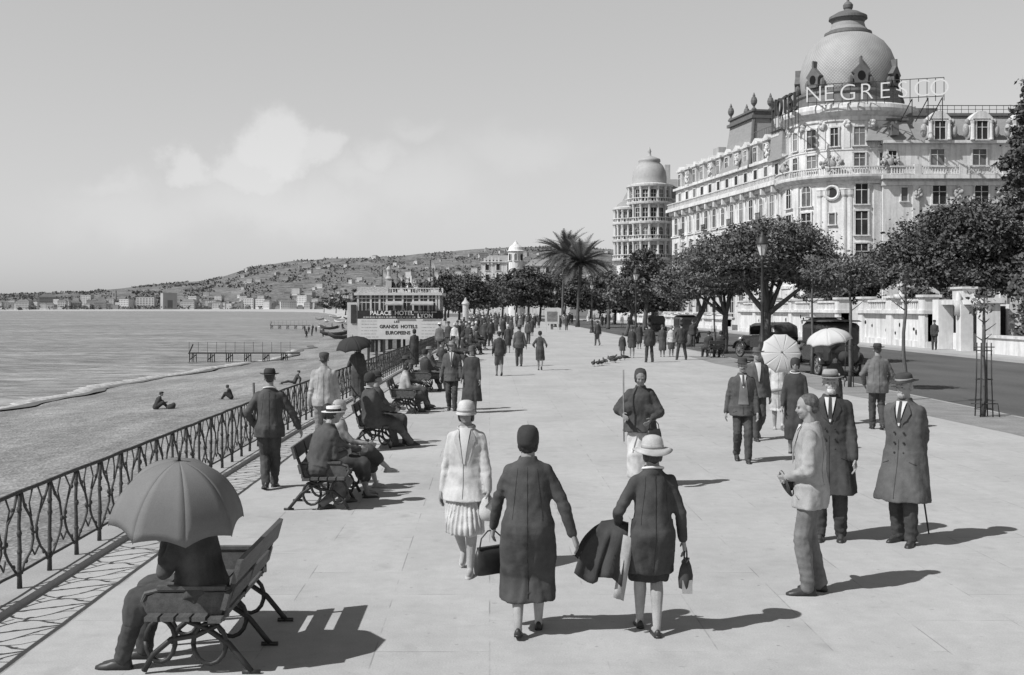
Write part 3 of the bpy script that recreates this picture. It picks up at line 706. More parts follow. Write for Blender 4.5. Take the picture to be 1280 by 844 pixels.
while D < 126:
    step = RS
    if i < 88:
        a = MB(); post(a, D); a.build('post', RAILM, rail, True); b = MB(); panel(b, D, D + step); b.build('branch_panel', RAILM, rail, True)
    else:
        post(restp, D); panel(restq, D, D + step, 4)
    D += step; i += 1
o = restp.build('posts', RAILM, rail, True, kind='stuff'); o = restq.build('branch_panels', RAILM, rail, True, kind='stuff')
# ---- buildings -----------------------------------------------------------------------------------
def stucco(name, v, bs=3, fine=.08):
    if name in MATS: return MATS[name]
    m = mat(name, v, .9, .16, .35, fine, .25, bs, .1); t = m.node_tree; b = t.nodes['Principled BSDF']; src = b.inputs['Base Color'].links[0].from_socket
    c = mixm(t, src, ramp(t, ntex(t, coords(t, 'Object', (1.6, 1.6, .13)), 1.1, 5, .65), [(.36, .70), (.54, 1.05)]), 'MULTIPLY', .75); t.links.new(c, b.inputs['Base Color']); return m
LIME = stucco('hotel_stucco', .63); SLATE = mat('roof_slate', .27, .7, .12, 1.2, .14, .3, 8, .2, (1, 1, 3)); PANE = mat('window_glass', .032, .55, .5, .6, 0, 0, 1, .12); TRIM = stucco('carved_stone', .58, 5, .14)
DIRTY = stucco('weathered_stucco', .40)
PANE2 = mat('curtained_glass', .10, .5, .5, 1.5, 0, 0, 1, .4); PANE3 = mat('pale_blind', .17, .8, .2, 1.5)
wr_ = random.Random(8)
class Bld:
    def __init__(s, name, label, cat, loc, group=None): s.r = thing(name, label, cat, loc, 0, group); s.loc = V(loc); s.n = 0; s.q = {}; s.W = None
    def part(s, name, m, mb, smooth=False, parent=None): 
        mb.v = [tuple((s.W @ V(p) if s.W else V(p)) - s.loc) for p in mb.v]; return mb.build(name, m, parent or s.r, smooth)
    def window(s, M, w, h, arch=False, trim=.22, bars=True, sill=True, glass=PANE, stone=TRIM, shutters=False):
        """M: local x along the wall, y up, z outwards; origin at the sill centre"""
        fr, pn = MB(), MB(); d = .16 if M[1][2] < -.5 else .10
        if arch:
            pts = [(-w / 2, 0), (w / 2, 0), (w / 2, h - w / 2)] + [(w / 2 * math.cos(R(a)), h - w / 2 + w / 2 * math.sin(R(a))) for a in range(15, 180, 15)] + [(-w / 2, h - w / 2)]
            pn.prism(pts, .04, M)
            o = [M @ V((x, y, .04)) for x, y in pts[1:]]
            for a, b in zip(o, o[1:]): fr.tube([a, b], trim * .55, 5)
        else:
            pn.prism([(-w / 2, 0), (w / 2, 0), (w / 2, h), (-w / 2, h)], .04, M)
            for x in (-1, 1): fr.box((x * (w / 2 + trim / 2), h / 2, d / 2), (trim, h + .02, d), M=M)
            fr.box((0, h + trim / 2, d * .6), (w + 2 * trim + .1, trim, d * 1.2), M=M)
        if sill: fr.box((0, -.09, .14), (w + 2 * trim + .2, .16, .28), M=M)
        if bars:
            fr.box((0, h / 2 - .05, .06), (.09, h - .15, .05), M=M); fr.box((0, h * .66, .061), (w - .05, .08, .05), M=M)
        if shutters:
            for x in (-1, 1): fr.box((x * (w / 2 + trim + .28), h / 2, .06), (.5, h, .08), M=M)
        if glass == PANE and wr_.random() < .3: glass = PANE2 if wr_.random() < .6 else PANE3
        if s.n < 98: f = s.part('window', stone, fr); s.part('pane', glass, pn, parent=f); s.n += 1
        else:
            if s.W: fr.xf(s.W); pn.xf(s.W)
            s.q.setdefault('f', MB()).add(fr.v, fr.f); s.q.setdefault('p', MB()).add(pn.v, pn.f); s.st = stone, glass
    def done(s):
        s.W = None
        if 'f' in s.q: o = s.part('window_frames', s.st[0], s.q['f']); o['kind'] = 'stuff'; o = s.part('window_panes', s.st[1], s.q['p']); o['kind'] = 'stuff'
def fm(o, xdir, n):   # wall frame
    x = V(xdir).normalized(); n = V(n).normalized(); M = Matrix.Identity(4); y = V((0, 0, 1))
    for i in range(3): M[i][0], M[i][1], M[i][2], M[i][3] = x[i], y[i], n[i], o[i]
    return M
def balustrade(mb, a, b, z, h, step=.42, r=.085):
    a, b = V(a), V(b); n = max(int((b - a).length / step), 1); ang = math.atan2((b - a).y, (b - a).x)
    for i in range(n):
        p = a.lerp(b, (i + .5) / n); mb.box((p.x, p.y, z + h / 2 - .02), (r * 2, r * 2, h - .2), ang, (.7, .7))
    c = (a + b) / 2; L = (b - a).length
    mb.box((c.x, c.y, z + h - .07), (L, .32, .16), ang); mb.box((c.x, c.y, z + .06), (L, .30, .12), ang)
def urn(mb, p, s):
    mb.lathe([(.3 * s, 0), (.3 * s, .15 * s), (.14 * s, .3 * s), (.12 * s, .45 * s), (.36 * s, .8 * s), (.40 * s, 1.1 * s), (.30 * s, 1.45 * s), (.15 * s, 1.6 * s), (.17 * s, 1.7 * s), (.02 * s, 2.1 * s)], p, 10)
def cartouche(mb, M, w, h, seed):
    q = random.Random(seed)
    for i in range(34):
        a = q.uniform(0, 6.28); r = q.uniform(.5, 1); p = M @ V((w / 2 * r * math.cos(a), h / 2 + h / 2 * r * math.sin(a), q.uniform(0, .35))); s = q.uniform(.10, .26); mb.ell(p, (s, s, s * 1.2), 6, 4)
    mb.ell(M @ V((0, h / 2, .15)), (w * .2, .2, h * .3), 10, 6)

H_ = Bld('grand_hotel', 'big pale palace hotel with a round domed corner tower and long wing along the road', 'hotel', (48, 150, 0))
AX, AY = 48.0, 150.0; TC = math.degrees(math.atan2(-AY, -AX))
def cyl(phi, r, z, bend=0): 
    a = R(TC + phi); n = V((math.cos(a), math.sin(a), 0)); return fm((AX + n.x * r, AY + n.y * r, z), (-n.y, n.x, 0), n)
A0 = (AX, AY, 0)
H_.part('rotunda_wall', LIME, MB().lathe([(8.55, 0), (8.55, 5), (8.7, 5.1), (8.7, 5.5), (8.5, 5.6), (8.5, 18.2), (8.75, 18.3), (8.75, 18.6), (9.1, 18.75), (9.5, 19.1), (9.55, 19.35), (8.0, 19.4), (7.95, 22.6), (8.05, 22.65), (8.05, 22.85), (7.95, 22.9), (7.95, 26.3), (8.15, 26.4), (8.15, 26.9), (8.5, 27.1), (8.9, 27.5), (9.0, 27.9), (8.9, 28.4), (8.6, 28.6), (6.5, 28.7)], A0, 72))
mb = MB().lathe([(6.75, 28.66), (6.65, 30.3), (6.9, 30.45), (6.9, 30.75), (6.0, 30.85)], A0, 64); H_.part('dome_drum', mat('drum_lead', .15, .7, .25, 1.2, .15, .3, 8), mb)
mb = MB()
for phi in range(-100, 80, 6):
    M = cyl(phi, 9.3, 19.36); M2 = cyl(phi + 6, 9.3, 19.36); balustrade(mb, M.translation, M2.translation, 19.36, 1.05, .3, .06)
H_.part('balcony_balustrade', TRIM, mb)
def tile_mat():
    m, t, b = nodes('dome_scale_tiles', .55, .3); co = coords(t); sp = t.nodes.new('ShaderNodeSeparateXYZ'); t.links.new(co, sp.inputs[0])
    def op(o, a, c=0):
        n = t.nodes.new('ShaderNodeMath'); n.operation = o
        for i, v in enumerate((a, c)):
            if isinstance(v, (int, float)): n.inputs[i].default_value = v
            else: t.links.new(v, n.inputs[i])
        return n.outputs[0]
    th = op('MULTIPLY', op('ARCTAN2', sp.outputs[1], sp.outputs[0]), 46); z = op('MULTIPLY', sp.outputs[2], 7.5)
    pt = op('MULTIPLY', op('ABSOLUTE', op('SINE', op('ADD', th, z))), op('ABSOLUTE', op('SINE', op('SUBTRACT', th, z))))
    c = mixm(t, ramp(t, pt, [(.0, .28), (.45, .36)]), ramp(t, ntex(t, co, .5, 5), [(.3, .88), (.7, 1.12)])); t.links.new(c, b.inputs['Base Color']); bump(t, b, pt, .5, .05); return m
H_.part('dome', tile_mat(), MB().lathe([(5.9, 30.6), (6.12, 31.6), (6.25, 33), (6.2, 34), (5.95, 35.3), (5.45, 36.6), (4.6, 37.8), (3.6, 38.6), (2.9, 38.95)], A0, 64), True)
DK = mat('roof_lead', .13, .6, .2, 2)
H_.part('dome_lantern', DK, MB().lathe([(3.0, 38.7), (3.1, 39.0), (3.05, 39.3), (2.6, 39.5), (2.2, 40.0), (2.05, 40.6), (2.25, 41.0), (2.5, 41.15), (2.45, 41.5), (2.0, 41.75), (1.4, 42.1), (.7, 42.3), (.5, 42.5), (.62, 42.7), (.66, 43.1), (.45, 43.4), (.18, 43.6), (.12, 44.2), (.02, 44.9)], A0, 40))
H_.part('lantern_band', SLATE, MB().lathe([(2.62, 39.52), (2.24, 40.0), (2.10, 40.55)], A0, 40))
for phi in (-94, -40, 14, 62):
    mb, mbw = MB(), MB(); M = cyl(phi, 5.6, 31.3)
    mb.prism([(-.8, 0), (.8, 0), (.85, 1.2), (1.15, 1.5), (.5, 2.2), (.16, 2.6), (.1, 3.5), (-.1, 3.5), (-.16, 2.6), (-.5, 2.2), (-1.15, 1.5), (-.85, 1.2)], 1.25, M); mbw.prism([(.5 * math.cos(R(a)), 1.0 + .62 * math.sin(R(a))) for a in range(0, 360, 30)], 1.29, M)
    for s in (-1, 1): mb.ell(M @ V((s * 1.25, .5, .8)), (.35, .35, .7), 6, 5)
    o = H_.part('dome_dormer', DK, mb); H_.part('dormer_opening', DARK, mbw, parent=o)
for phi in (-88, 118):
    mb = MB(); M = cyl(phi, 7.6, 28.6); urn(mb, M.translation, 1.5); H_.part('rotunda_urn', DK, mb)
for phi in (-78, -56, -34, -12, 10, 32, 54): H_.window(cyl(phi, 7.95, 23.2), 1.35 if phi in (-34, 10, 54) else .95, 2.35, trim=.2)
for phi in (-78, -34, 10, 54): H_.window(cyl(phi, 7.95, 20.3), 1.35, 1.95, trim=.2)
for phi in (-56, 32): H_.window(cyl(phi, 7.95, 20.3), 1.0, 1.95, trim=.2)
for phi in (-61, -37, 11, 36): H_.window(cyl(phi, 8.5, 15.7), 1.5, 2.7, arch=phi != 11, trim=.2)
for phi in (-61, -37, 11, 36): H_.window(cyl(phi, 8.5, 11.8), 1.5, 3.0, trim=.2); H_.window(cyl(phi, 8.5, 7.8), 1.5, 2.9, trim=.2)
H_.window(cyl(-13, 8.5, 13.2), .7, 1.4, trim=.15, bars=False); H_.window(cyl(-13, 8.5, 6.6), 1.5, 2.8, trim=.2)
mb = MB(); mb.prism([(.6 * math.cos(R(a)), .6 * math.sin(R(a))) for a in range(0, 360, 20)], .06, cyl(-13, 8.5, 17.2)); H_.part('oculus', PANE, mb)
mb = MB(); M = cyl(-13, 8.56, 17.2); mb.tube([M @ V((.85 * math.cos(R(a)), .85 * math.sin(R(a)), .05)) for a in range(0, 361, 20)], .22, 6)
for phi in (-24, -18, -3, 2):
    M = cyl(phi, 8.3, 5.6); mb.lathe([(.42, 0), (.45, .4), (.36, .6), (.36, 11.0), (.5, 11.3), (.55, 11.9), (.6, 12.0)], M.translation, 10)
for phi in (-48, 24): mb.box((0, 9, .1), (1.0, 18.3, .5), M=cyl(phi, 8.4, 0))
for phi in (-66, -45, -23, -1, 21, 43): mb.box((0, 1.6, .06), (.8, 3.4, .22), M=cyl(phi, 7.9, 23.0)); cartouche(mb, cyl(phi, 8.0, 25.6), .7, .8, phi)
H_.part('columns_and_pilasters', TRIM, mb)
CSS = mat('carved_shadow_stone', .34, .95, .3, 1.5, .2, .5, 6)  # darker copy of the carved stone, shade of the relief in its colour
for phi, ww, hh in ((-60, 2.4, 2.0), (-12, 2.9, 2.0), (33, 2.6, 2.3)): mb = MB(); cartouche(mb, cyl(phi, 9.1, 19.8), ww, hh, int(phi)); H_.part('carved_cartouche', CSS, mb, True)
# right wing facing the garden
RY = 141.0; mb = MB()
mb.box((61.2, RY + 9, 9.4), (23.4, 18, 18.8)); mb.box((61.2, RY + 9.3, 21.4), (22.8, 17.4, 4.0)); mb.box((61.2, RY + 8.6, 19.0), (24.0, 19.2, .5)); mb.box((61.2, RY + 8.9, 23.5), (23.2, 18.0, .35)); mb.box((61.2, RY + 8.95, 18.2), (23.7, 18.3, .5))
H_.part('garden_wing_wall', LIME, mb)
mb = MB(); mb.box((61.2, RY + 9.3, 25.4), (22.4, 17.2, 3.5), top=(.95, .78)); mb.box((50.6, RY + 4, 25.0), (6, 8, 2.7), top=(.8, .6)); H_.part('garden_wing_roof', SLATE, mb)
mb = MB(); mb.box((61.4, RY + 9.3, 27.3), (21.6, 14.2, .35)); mb.box((50.6, RY + 4, 26.5), (5.2, 5.6, .3)); mb.box((54.5, RY + 4.4, 27.8), (1.2, 1.2, 1.6)); mb.box((57, RY + 6, 28.0), (3, 1.5, 1.3)); H_.part('roof_cornice', DK, mb)
mb = MB(); 
for x in np.arange(56, 73, .9): mb.tube([(x, RY + 2.6, 27.4), (x, RY + 2.6, 28.5)], .03, 4)
mb.tube([(56, RY + 2.6, 28.5), (73, RY + 2.6, 28.5)], .05, 5); mb.tube([(56, RY + 2.6, 28.0), (73, RY + 2.6, 28.0)], .03, 5); H_.part('roof_railing', IRON, mb)
FY = (1, 0, 0), (0, -1, 0)
for x in (56.6, 61.9, 67.2):
    mb = MB(); mb.box((x, RY + 1.0, 25.0), (2.2, 2.4, 2.7)); M = fm((x, RY - .2, 26.2), *FY); mb.prism([(-1.5, 0), (1.5, 0), (1.4, .25), (.9, .75), (.4, 1.1), (-.4, 1.1), (-.9, .75), (-1.4, .25)], -1.6, M)
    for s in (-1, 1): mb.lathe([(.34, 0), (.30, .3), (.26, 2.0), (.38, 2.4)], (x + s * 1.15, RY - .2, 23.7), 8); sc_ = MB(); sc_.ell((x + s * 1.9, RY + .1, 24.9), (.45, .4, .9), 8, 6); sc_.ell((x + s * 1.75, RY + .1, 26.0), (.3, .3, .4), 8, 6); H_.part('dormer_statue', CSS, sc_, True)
    H_.part('dormer_surround', TRIM, mb)
for x in (56.6, 61.9, 67.2):
    H_.window(fm((x, RY - .2, 23.75), *FY), 1.35, 2.3, trim=.15); H_.window(fm((x, RY + .6, 20.6), *FY), 1.7, 2.0, trim=.2); H_.window(fm((x, RY, 15.6), *FY), 1.7, 2.4, trim=.2); H_.window(fm((x, RY, 11.5), *FY), 1.7, 2.9, trim=.2)
for x in (50.9,): H_.window(fm((x, RY + .6, 20.5), *FY), 1.0, 1.9, trim=.18); H_.window(fm((x + 1.3, RY, 16.0), *FY), .8, 1.7, trim=.15, bars=False)
mb = MB(); mb.box((50.9, RY + .1, 24.9), (.9, 1.2, 1.3)); H_.part('skylight', DK, mb)
mb = MB(); balustrade(mb, (50.2, RY - .7, 0), (73, RY - .7, 0), 19.3, 1.05, .34, .07)
for x in (53.6, 59.2, 64.6): mb.box((x, RY - .7, 19.9), (.9, .5, 1.3)); mb.box((x, RY - .1, 10), (.8, .35, 16))
H_.part('wing_balustrade', TRIM, mb)
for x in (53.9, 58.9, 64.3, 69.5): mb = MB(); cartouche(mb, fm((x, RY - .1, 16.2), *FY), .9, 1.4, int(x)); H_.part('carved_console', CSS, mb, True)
# long wing facing the sea
H_.W = Matrix.Translation((40, 153, 0)) @ Matrix.Rotation(R(9.2), 4, 'Z') @ Matrix.Translation((-40, -153, 0)); FX = 40.0; Y0, Y1 = 153.6, 200.0; W = ((0, -1, 0), (-1, 0, 0)); ym, L = (Y0 + Y1) / 2, Y1 - Y0
mb = MB(); mb.box((46, ym, 9.8), (12, L, 19.6)); mb.box((46.5, ym, 21.6), (11.6, L, 3.6)); mb.box((45.9, ym, 19.7), (14.0, L + .6, .5)); mb.box((46.0, ym, 19.2), (13.0, L + .3, .6)); mb.box((46.4, ym, 23.5), (12.4, L + .3, .4)); mb.box((45.95, ym, 6.2), (12.5, L + .2, .5)); mb.box((45.95, ym, 15.1), (12.3, L + .2, .25))
H_.part('sea_wing_wall', LIME, mb)
mb = MB(); rr = []
for y in (Y0 + .2, Y1): rr.append([V((40.9, y, 23.7)), V((41.7, y, 25.5)), V((43.2, y, 27.6)), V((50, y, 28.2)), V((52, y, 23.7))])
mb.loft(rr); H_.part('sea_wing_roof', SLATE, mb)
mb = MB(); rr = []
for z, a in ((23.2, 0), (25, .55), (28, 1.2), (31.0, 1.6)): rr.append([V((40.2 + a * .9, 165.3 + a, z)), V((46.0 - a, 165.3 + a, z)), V((46.0 - a, 178.0 - a, z)), V((40.2 + a * .9, 178.0 - a, z))])
mb.loft(rr); H_.part('pavilion_roof', SLATE, mb)
mb = MB(); c = (43.0, 171.65); mb.box((c[0], c[1], 31.1), (3.6, 10.2, .45)); mb.box((c[0], c[1], 31.6), (2.9, 9.5, .7)); mb.box((c[0], c[1], 32.05), (3.3, 9.9, .28))
for a, e in ((40.2, 41.64), (46.0, 44.4)): mb.tube([(a, 165.3, 23.2), (a * .66 + e * .34, 165.85, 25), (a * .25 + e * .75, 166.5, 28), (e, 166.9, 31)], .26, 6)
for x in (41.7, 44.3):
    for y in (167.0, 176.2): urn(mb, (x, y, 32.1), 1.25)
H_.part('pavilion_crest', DK, mb)
mb = MB(); mb.box((42.6, 155.8, 25.2), (5, 4.4, 4.2), top=(.85, .85)); H_.part('corner_mansard', SLATE, mb); mb = MB(); mb.box((42.6, 155.8, 27.4), (4.8, 4.3, .35)); 
for y in np.arange(158, 166, .8): mb.tube([(41.2, y, 27.3), (41.2, y, 28.5)], .03, 4)
mb.tube([(41.2, 158, 28.5), (41.2, 166, 28.5)], .05, 4); H_.part('mansard_cap', DK, mb)
for y in (184, 195): 
    mb = MB(); mb.box((47, y, 29), (1.4, 2.6, 3)); H_.part('chimney', DIRTY, mb)
mb = MB(); ys = [156.4 + 3.75 * i for i in range(12)]
for i, y in enumerate(ys):
    mb.box((41.7, y, 25.2), (2.2, 1.9, 3.0)); mb.box((41.6, y, 26.6), (2.5, 2.6, .3)); mb.prism([(-1.2, 0), (1.2, 0), (0, .7)], -1.4, fm((40.5, y, 26.7), *W)); mb.box((FX - .02, y - 2.02, 11), (.24, .6, 16.2)); mb.box((FX - .55, y - 2.02, 18.9), (.9, .5, .8))
    if i % 3 == 1: cartouche(mb, fm((40.1, y - 2, 24.0), *W), 1.0, 1.7, i)
    for z in ((15.2,) if i % 3 == 1 else (10.9,) if i % 3 == 2 else ()): iron = MB(); iron.tube([(FX - .6, y - .9, z + .9), (FX - .6, y + .9, z + .9)], .06, 5); [iron.tube([(FX - .6, y + k * .2, z), (FX - .6, y + k * .2, z + .9)], .03, 4) for k in range(-4, 5)]; iron.box((FX - .3, y, z - .05), (.62, 1.9, .1)); H_.part('iron_balcony', IRON, iron)
balustrade(mb, (39.2, Y0, 0), (39.2, Y1, 0), 19.95, .95, .5, .08); H_.part('facade_carving', TRIM, mb)
for i, y in enumerate(ys):
    H_.window(fm((40.6, y, 24.0), *W), 1.1, 2.0, trim=.12, sill=False); H_.window(fm((40.7, y, 20.6), *W), 1.2, 2.1, trim=.2, bars=False); H_.window(fm((FX, y, 15.4), *W), 1.4, 2.9, arch=i % 4 == 1, trim=.22); H_.window(fm((FX, y, 10.9), *W), 1.4, 3.0, trim=.22, shutters=i % 3 == 0)
for y in ys[::1]: H_.window(fm((FX, y, 1.2), *W), 1.6, 3.6, trim=.25)
H_.done(); H_.W = None
# the roof sign
def letters(word, px, fn, size, name, parent, loc, m, ex=.03, off=-.045):
    for ch, p in zip(word, px):
        mb = MB(); cu = bpy.data.curves.new('t', 'FONT'); cu.body = ch; cu.size = size; cu.align_x = 'CENTER'; cu.extrude = ex; cu.offset = off
        o = bpy.data.objects.new('t', cu); TMP.collection.objects.link(o); dg = tmp_dg(); me = bpy.data.meshes.new_from_object(o.evaluated_get(dg))
        M = fn(p); mb.add([M @ v.co for v in me.vertices], [list(f.vertices) for f in me.polygons]); bpy.data.objects.remove(o); bpy.data.meshes.remove(me); bpy.data.curves.remove(cu)
        mb.v = [tuple(V(p) - V(loc)) for p in mb.v]; mb.build(name, m, parent)
SL = (47, 141, 28.6); sg = thing('roof_sign', 'tall white letters HOTEL NEGRESCO on an iron frame round the dome of the hotel', 'sign', SL)
LET = mat('sign_letters', .6, .6, .05, 2)
def negpos(p): 
    D = 142.5 - (p - 1017) * .045; return fm((xat(p, D), D, zat(127.5 - (p - 1017) * .05, D)), (1, -.45, 0), (-.45, -1, 0))
letters('NEGRESCO', [1017, 1036, 1060, 1083, 1106, 1128.5, 1152.5, 1174.5], negpos, 2.95, 'letter', sg, SL, LET)
def hotpos(p): 
    D = 38.3 * 1400 / (p - CX); return fm((38.3, D, zat(147 - (p - 968) * .38, D)), (0, -1, 0), (-1, 0, 0))
letters('HOTEL', [968, 974.5, 981.5, 988, 994.5], hotpos, 3.3, 'letter', sg, SL, mat('sign_letters_dark', .06, .7), .16, 0)
mb = MB(); off = lambda M, y: (M @ V((0, y, -.12))) - V(SL)
for fn, a, b, n in ((negpos, 1010, 1180, 16), (hotpos, 964, 997, 8)):
    ps = [a + (b - a) * i / n for i in range(n + 1)]
    for y in (-.05, 2.2): mb.tube([off(fn(p), y) for p in ps], .05, 5)
    for p in ps: 
        e = off(fn(p), 2.2); mb.tube([off(fn(p), -.6 if a > 1000 else -2.2), e], .045, 4)
for p in (1140, 1160, 1178): e = off(negpos(p), -.2); mb.tube([e, e - V((0, -4, 2.2))], .06, 4); mb.tube([e, e - V((0, 0, 3.4))], .06, 4)
mb.build('sign_frame', IRON, sg)

# turreted apartment hotel beyond
B = Bld('apartment_building', 'pale building with round balconied corner turret and bulbous roof beyond the domed hotel', 'building', (33.1, 232, 0)); T0 = (33.1, 232, 0); T1 = (28.9, 233.5, 0)
def turret(T, r, zs, top, dk):
    prof = [(r, 0), (r, zs[0] - .6)]
    for z in zs: prof += [(r, z - .4), (r + .9, z - .2), (r + 1.0, z + .15), (r, z + .2)]
    B.part('turret_wall', LIME, MB().lathe(prof + [(r, top - .5), (r + .9, top - .2), (r + 1.0, top + .2), (r - .3, top + .5)], T, 36)); tc2 = math.degrees(math.atan2(-T[1], -T[0])); mb, pa = MB(), MB()
    for j, z in enumerate(zs):
        hh = (zs[j + 1] if j + 1 < len(zs) else top) - z
        for k in range(-96, 110, 24):
            a = R(tc2 + k); n = V((math.cos(a), math.sin(a), 0)); mb.lathe([(.3, 0), (.24, .3), (.22, hh - 1.0), (.38, hh - .4)], (T[0] + n.x * (r + .45), T[1] + n.y * (r + .45), z + .15), 7)
            a = R(tc2 + k + 12); n = V((math.cos(a), math.sin(a), 0)); B.window(fm((T[0] + n.x * r, T[1] + n.y * r, z + .25), (-n.y, n.x, 0), n), r * .27, hh * .68, arch=j == 1, trim=.16, bars=True)
            p, q = [V((T[0] + (r + .8) * math.cos(R(tc2 + k + e)), T[1] + (r + .8) * math.sin(R(tc2 + k + e)), 0)) for e in (0, 24)]; balustrade(pa, p, q, z + .15, .9, .5, .07)
    B.part('turret_columns', TRIM, mb); B.part('turret_balcony', TRIM, pa)
turret(T0, 3.9, (12.6, 16.5, 20.1, 24.1), 27.7, 1); turret(T1, 2.4, (12.6, 16.5, 20.1), 23.2, 0)
B.part('turret_dome', mat('dome_tiles', .36, .6, .1, 2, .1, .3, 10), MB().lathe([(3.7, 27.9), (3.5, 28.4), (3.55, 29.5), (3.35, 30.8), (2.8, 32.0), (2.1, 32.7), (2.3, 32.9), (2.2, 33.4), (1.2, 33.8), (.4, 34.1), (.3, 34.7), (.4, 35.0), (.05, 36.0)], T0, 32), True)
mb = MB(); mb.lathe([(2.6, 23.4), (2.2, 24.2), (1.0, 25.0), (.1, 25.4)], T1, 20); B.part('turret_cap', SLATE, mb)
mb = MB(); mb.box((36.5, 243, 12.5), (15, 18, 25)); mb.box((36.5, 243, 25.1), (16, 19, .6)); B.part('wall', LIME, mb); mb = MB(); mb.box((36.5, 243, 27.6), (14.6, 17.6, 4.4), top=(.72, .72)); B.part('roof', SLATE, mb)
for x, y in ((33.5, 243), (39, 246)): mb = MB(); mb.box((x, y, 31.5), (1.1, 1.6, 5)); B.part('chimney', DIRTY, mb)
for z in (12.5, 16.5, 20.5):
    for x in (39, 42): B.window(fm((x, 234, z), *FY), 1.3, 2.5, trim=.2)
    for y in (238, 242, 246): B.window(fm((29, y, z), *W), 1.3, 2.5, trim=.2)
B.done()

# hotel garden wall, pillars and gate portal along the far pavement
def wall_sec(y0, y1, label, hh=3.2, low=False):
    b = Bld('garden_wall', label, 'wall', (27, y0, 0)); mb = MB(); ym = (y0 + y1) / 2; L = y1 - y0
    mb.box((27.3, ym, hh * .33), (.6, L, hh * .66)); mb.box((27.2, ym, hh * .7), (1.0, L + .2, .22)); mb.box((27.3, ym, .2), (.8, L + .1, .44)); b.part('wall_body', LIME, mb)
    m2 = MB(); balustrade(m2, (27.3, y0 + .6, 0), (27.3, y1 - .6, 0), hh * .72, hh * .24, .36, .09); b.part('balustrade', TRIM, m2)
    m3 = MB()
    for y in [y0 + .5 + (L - 1) * i / max(int(L / 6), 1) for i in range(max(int(L / 6), 1) + 1)]:
        m3.box((27.25, y, hh * .5), (.9, 1.0, hh)); m3.box((27.25, y, hh + .04), (1.15, 1.25, .16))
    b.part('piers', LIME, m3)
    if not low:
        m4 = MB(); 
        for y in (y0 + L * .42,): urn(m4, (27.25, y, hh + .1), .62); m4.box((27.25, y, hh + .05), (.7, .7, .3))
        b.part('urn', TRIM, m4, True)
        m5 = MB()
        for k in range(9):
            z = rnd.uniform(.8, 1.9); y = y0 + rnd.uniform(.5, L - .5); m5.ell((26.98, y, z), (.05, rnd.uniform(.08, .16), rnd.uniform(.1, .2)), 6, 4)
        b.part('wall_vents', DARK, m5)
    return b
wall_sec(69, 81.5, 'pale balustraded garden wall with an urn on top beside the gate portal'); wall_sec(86, 121, 'long pale garden wall behind the parked cars and the kerb trees'); wall_sec(128, 215, 'low white garden wall with piers far along the road', 1.9, True)
b = Bld('garden_wall', 'plain low white wall to the right of the gate portal under the dark hedge', 'wall', (27, 40, 0)); mb = MB(); mb.box((27.3, 51, .45), (.5, 19.6, .9)); b.part('wall_body', LIME, mb); mb = MB(); mb.box((27.3, 51, .95), (.7, 19.6, .14)); b.part('coping', TRIM, mb)
b = Bld('gate_portal', 'stone gate portal with dark door and statue niche in the hotel garden wall', 'gate', (27, 64.5, 0)); mb = MB()
mb.box((27.4, 67.7, 1.5), (.9, .9, 3.0)); mb.box((27.35, 64.5, 1.35), (.7, .7, 2.7)); mb.box((27.3, 61.3, 1.4), (.9, .9, 2.8)); mb.box((27.6, 64.4, 2.82), (.9, 7.2, .26)); mb.box((27.6, 65.2, 3.28), (.7, 1.5, .66)); mb.box((27.6, 65.2, 3.66), (.9, 1.75, .12)); mb.box((28.3, 66.0, .5), (1.0, 2.4, 1.0)); mb.box((27.3, 61.3, 2.9), (1.2, 1.3, .28)); mb.box((28.6, 64.5, 1.35), (.3, 6.4, 2.7)); b.part('portal_stone', LIME, mb)
mb = MB(); mb.box((28.3, 62.9, 1.3), (.3, 2.3, 2.6)); b.part('door', mat('dark_door', .03, .6), mb); mb = MB(); mb.box((28.4, 66.1, 1.85), (.14, 2.0, 1.65)); b.part('niche', mat('niche_shade', .09), mb)  # niche is a flat dark panel, the recess shade put into its colour
mb = MB(); mb.ell((28.1, 66.1, 1.5), (.18, .25, .55), 8, 6); mb.ell((28.08, 66.1, 2.15), (.13, .14, .18), 8, 6); b.part('statue', mat('dark_stone', .1), mb, True); mb = MB(); mb.lathe([(.25, 0), (.22, .5), (.3, .7), (.16, .9), (.18, 1.15), (.02, 1.4)], (27.0, 64.5, 2.05), 8); b.part('lantern', TRIM, mb, True)

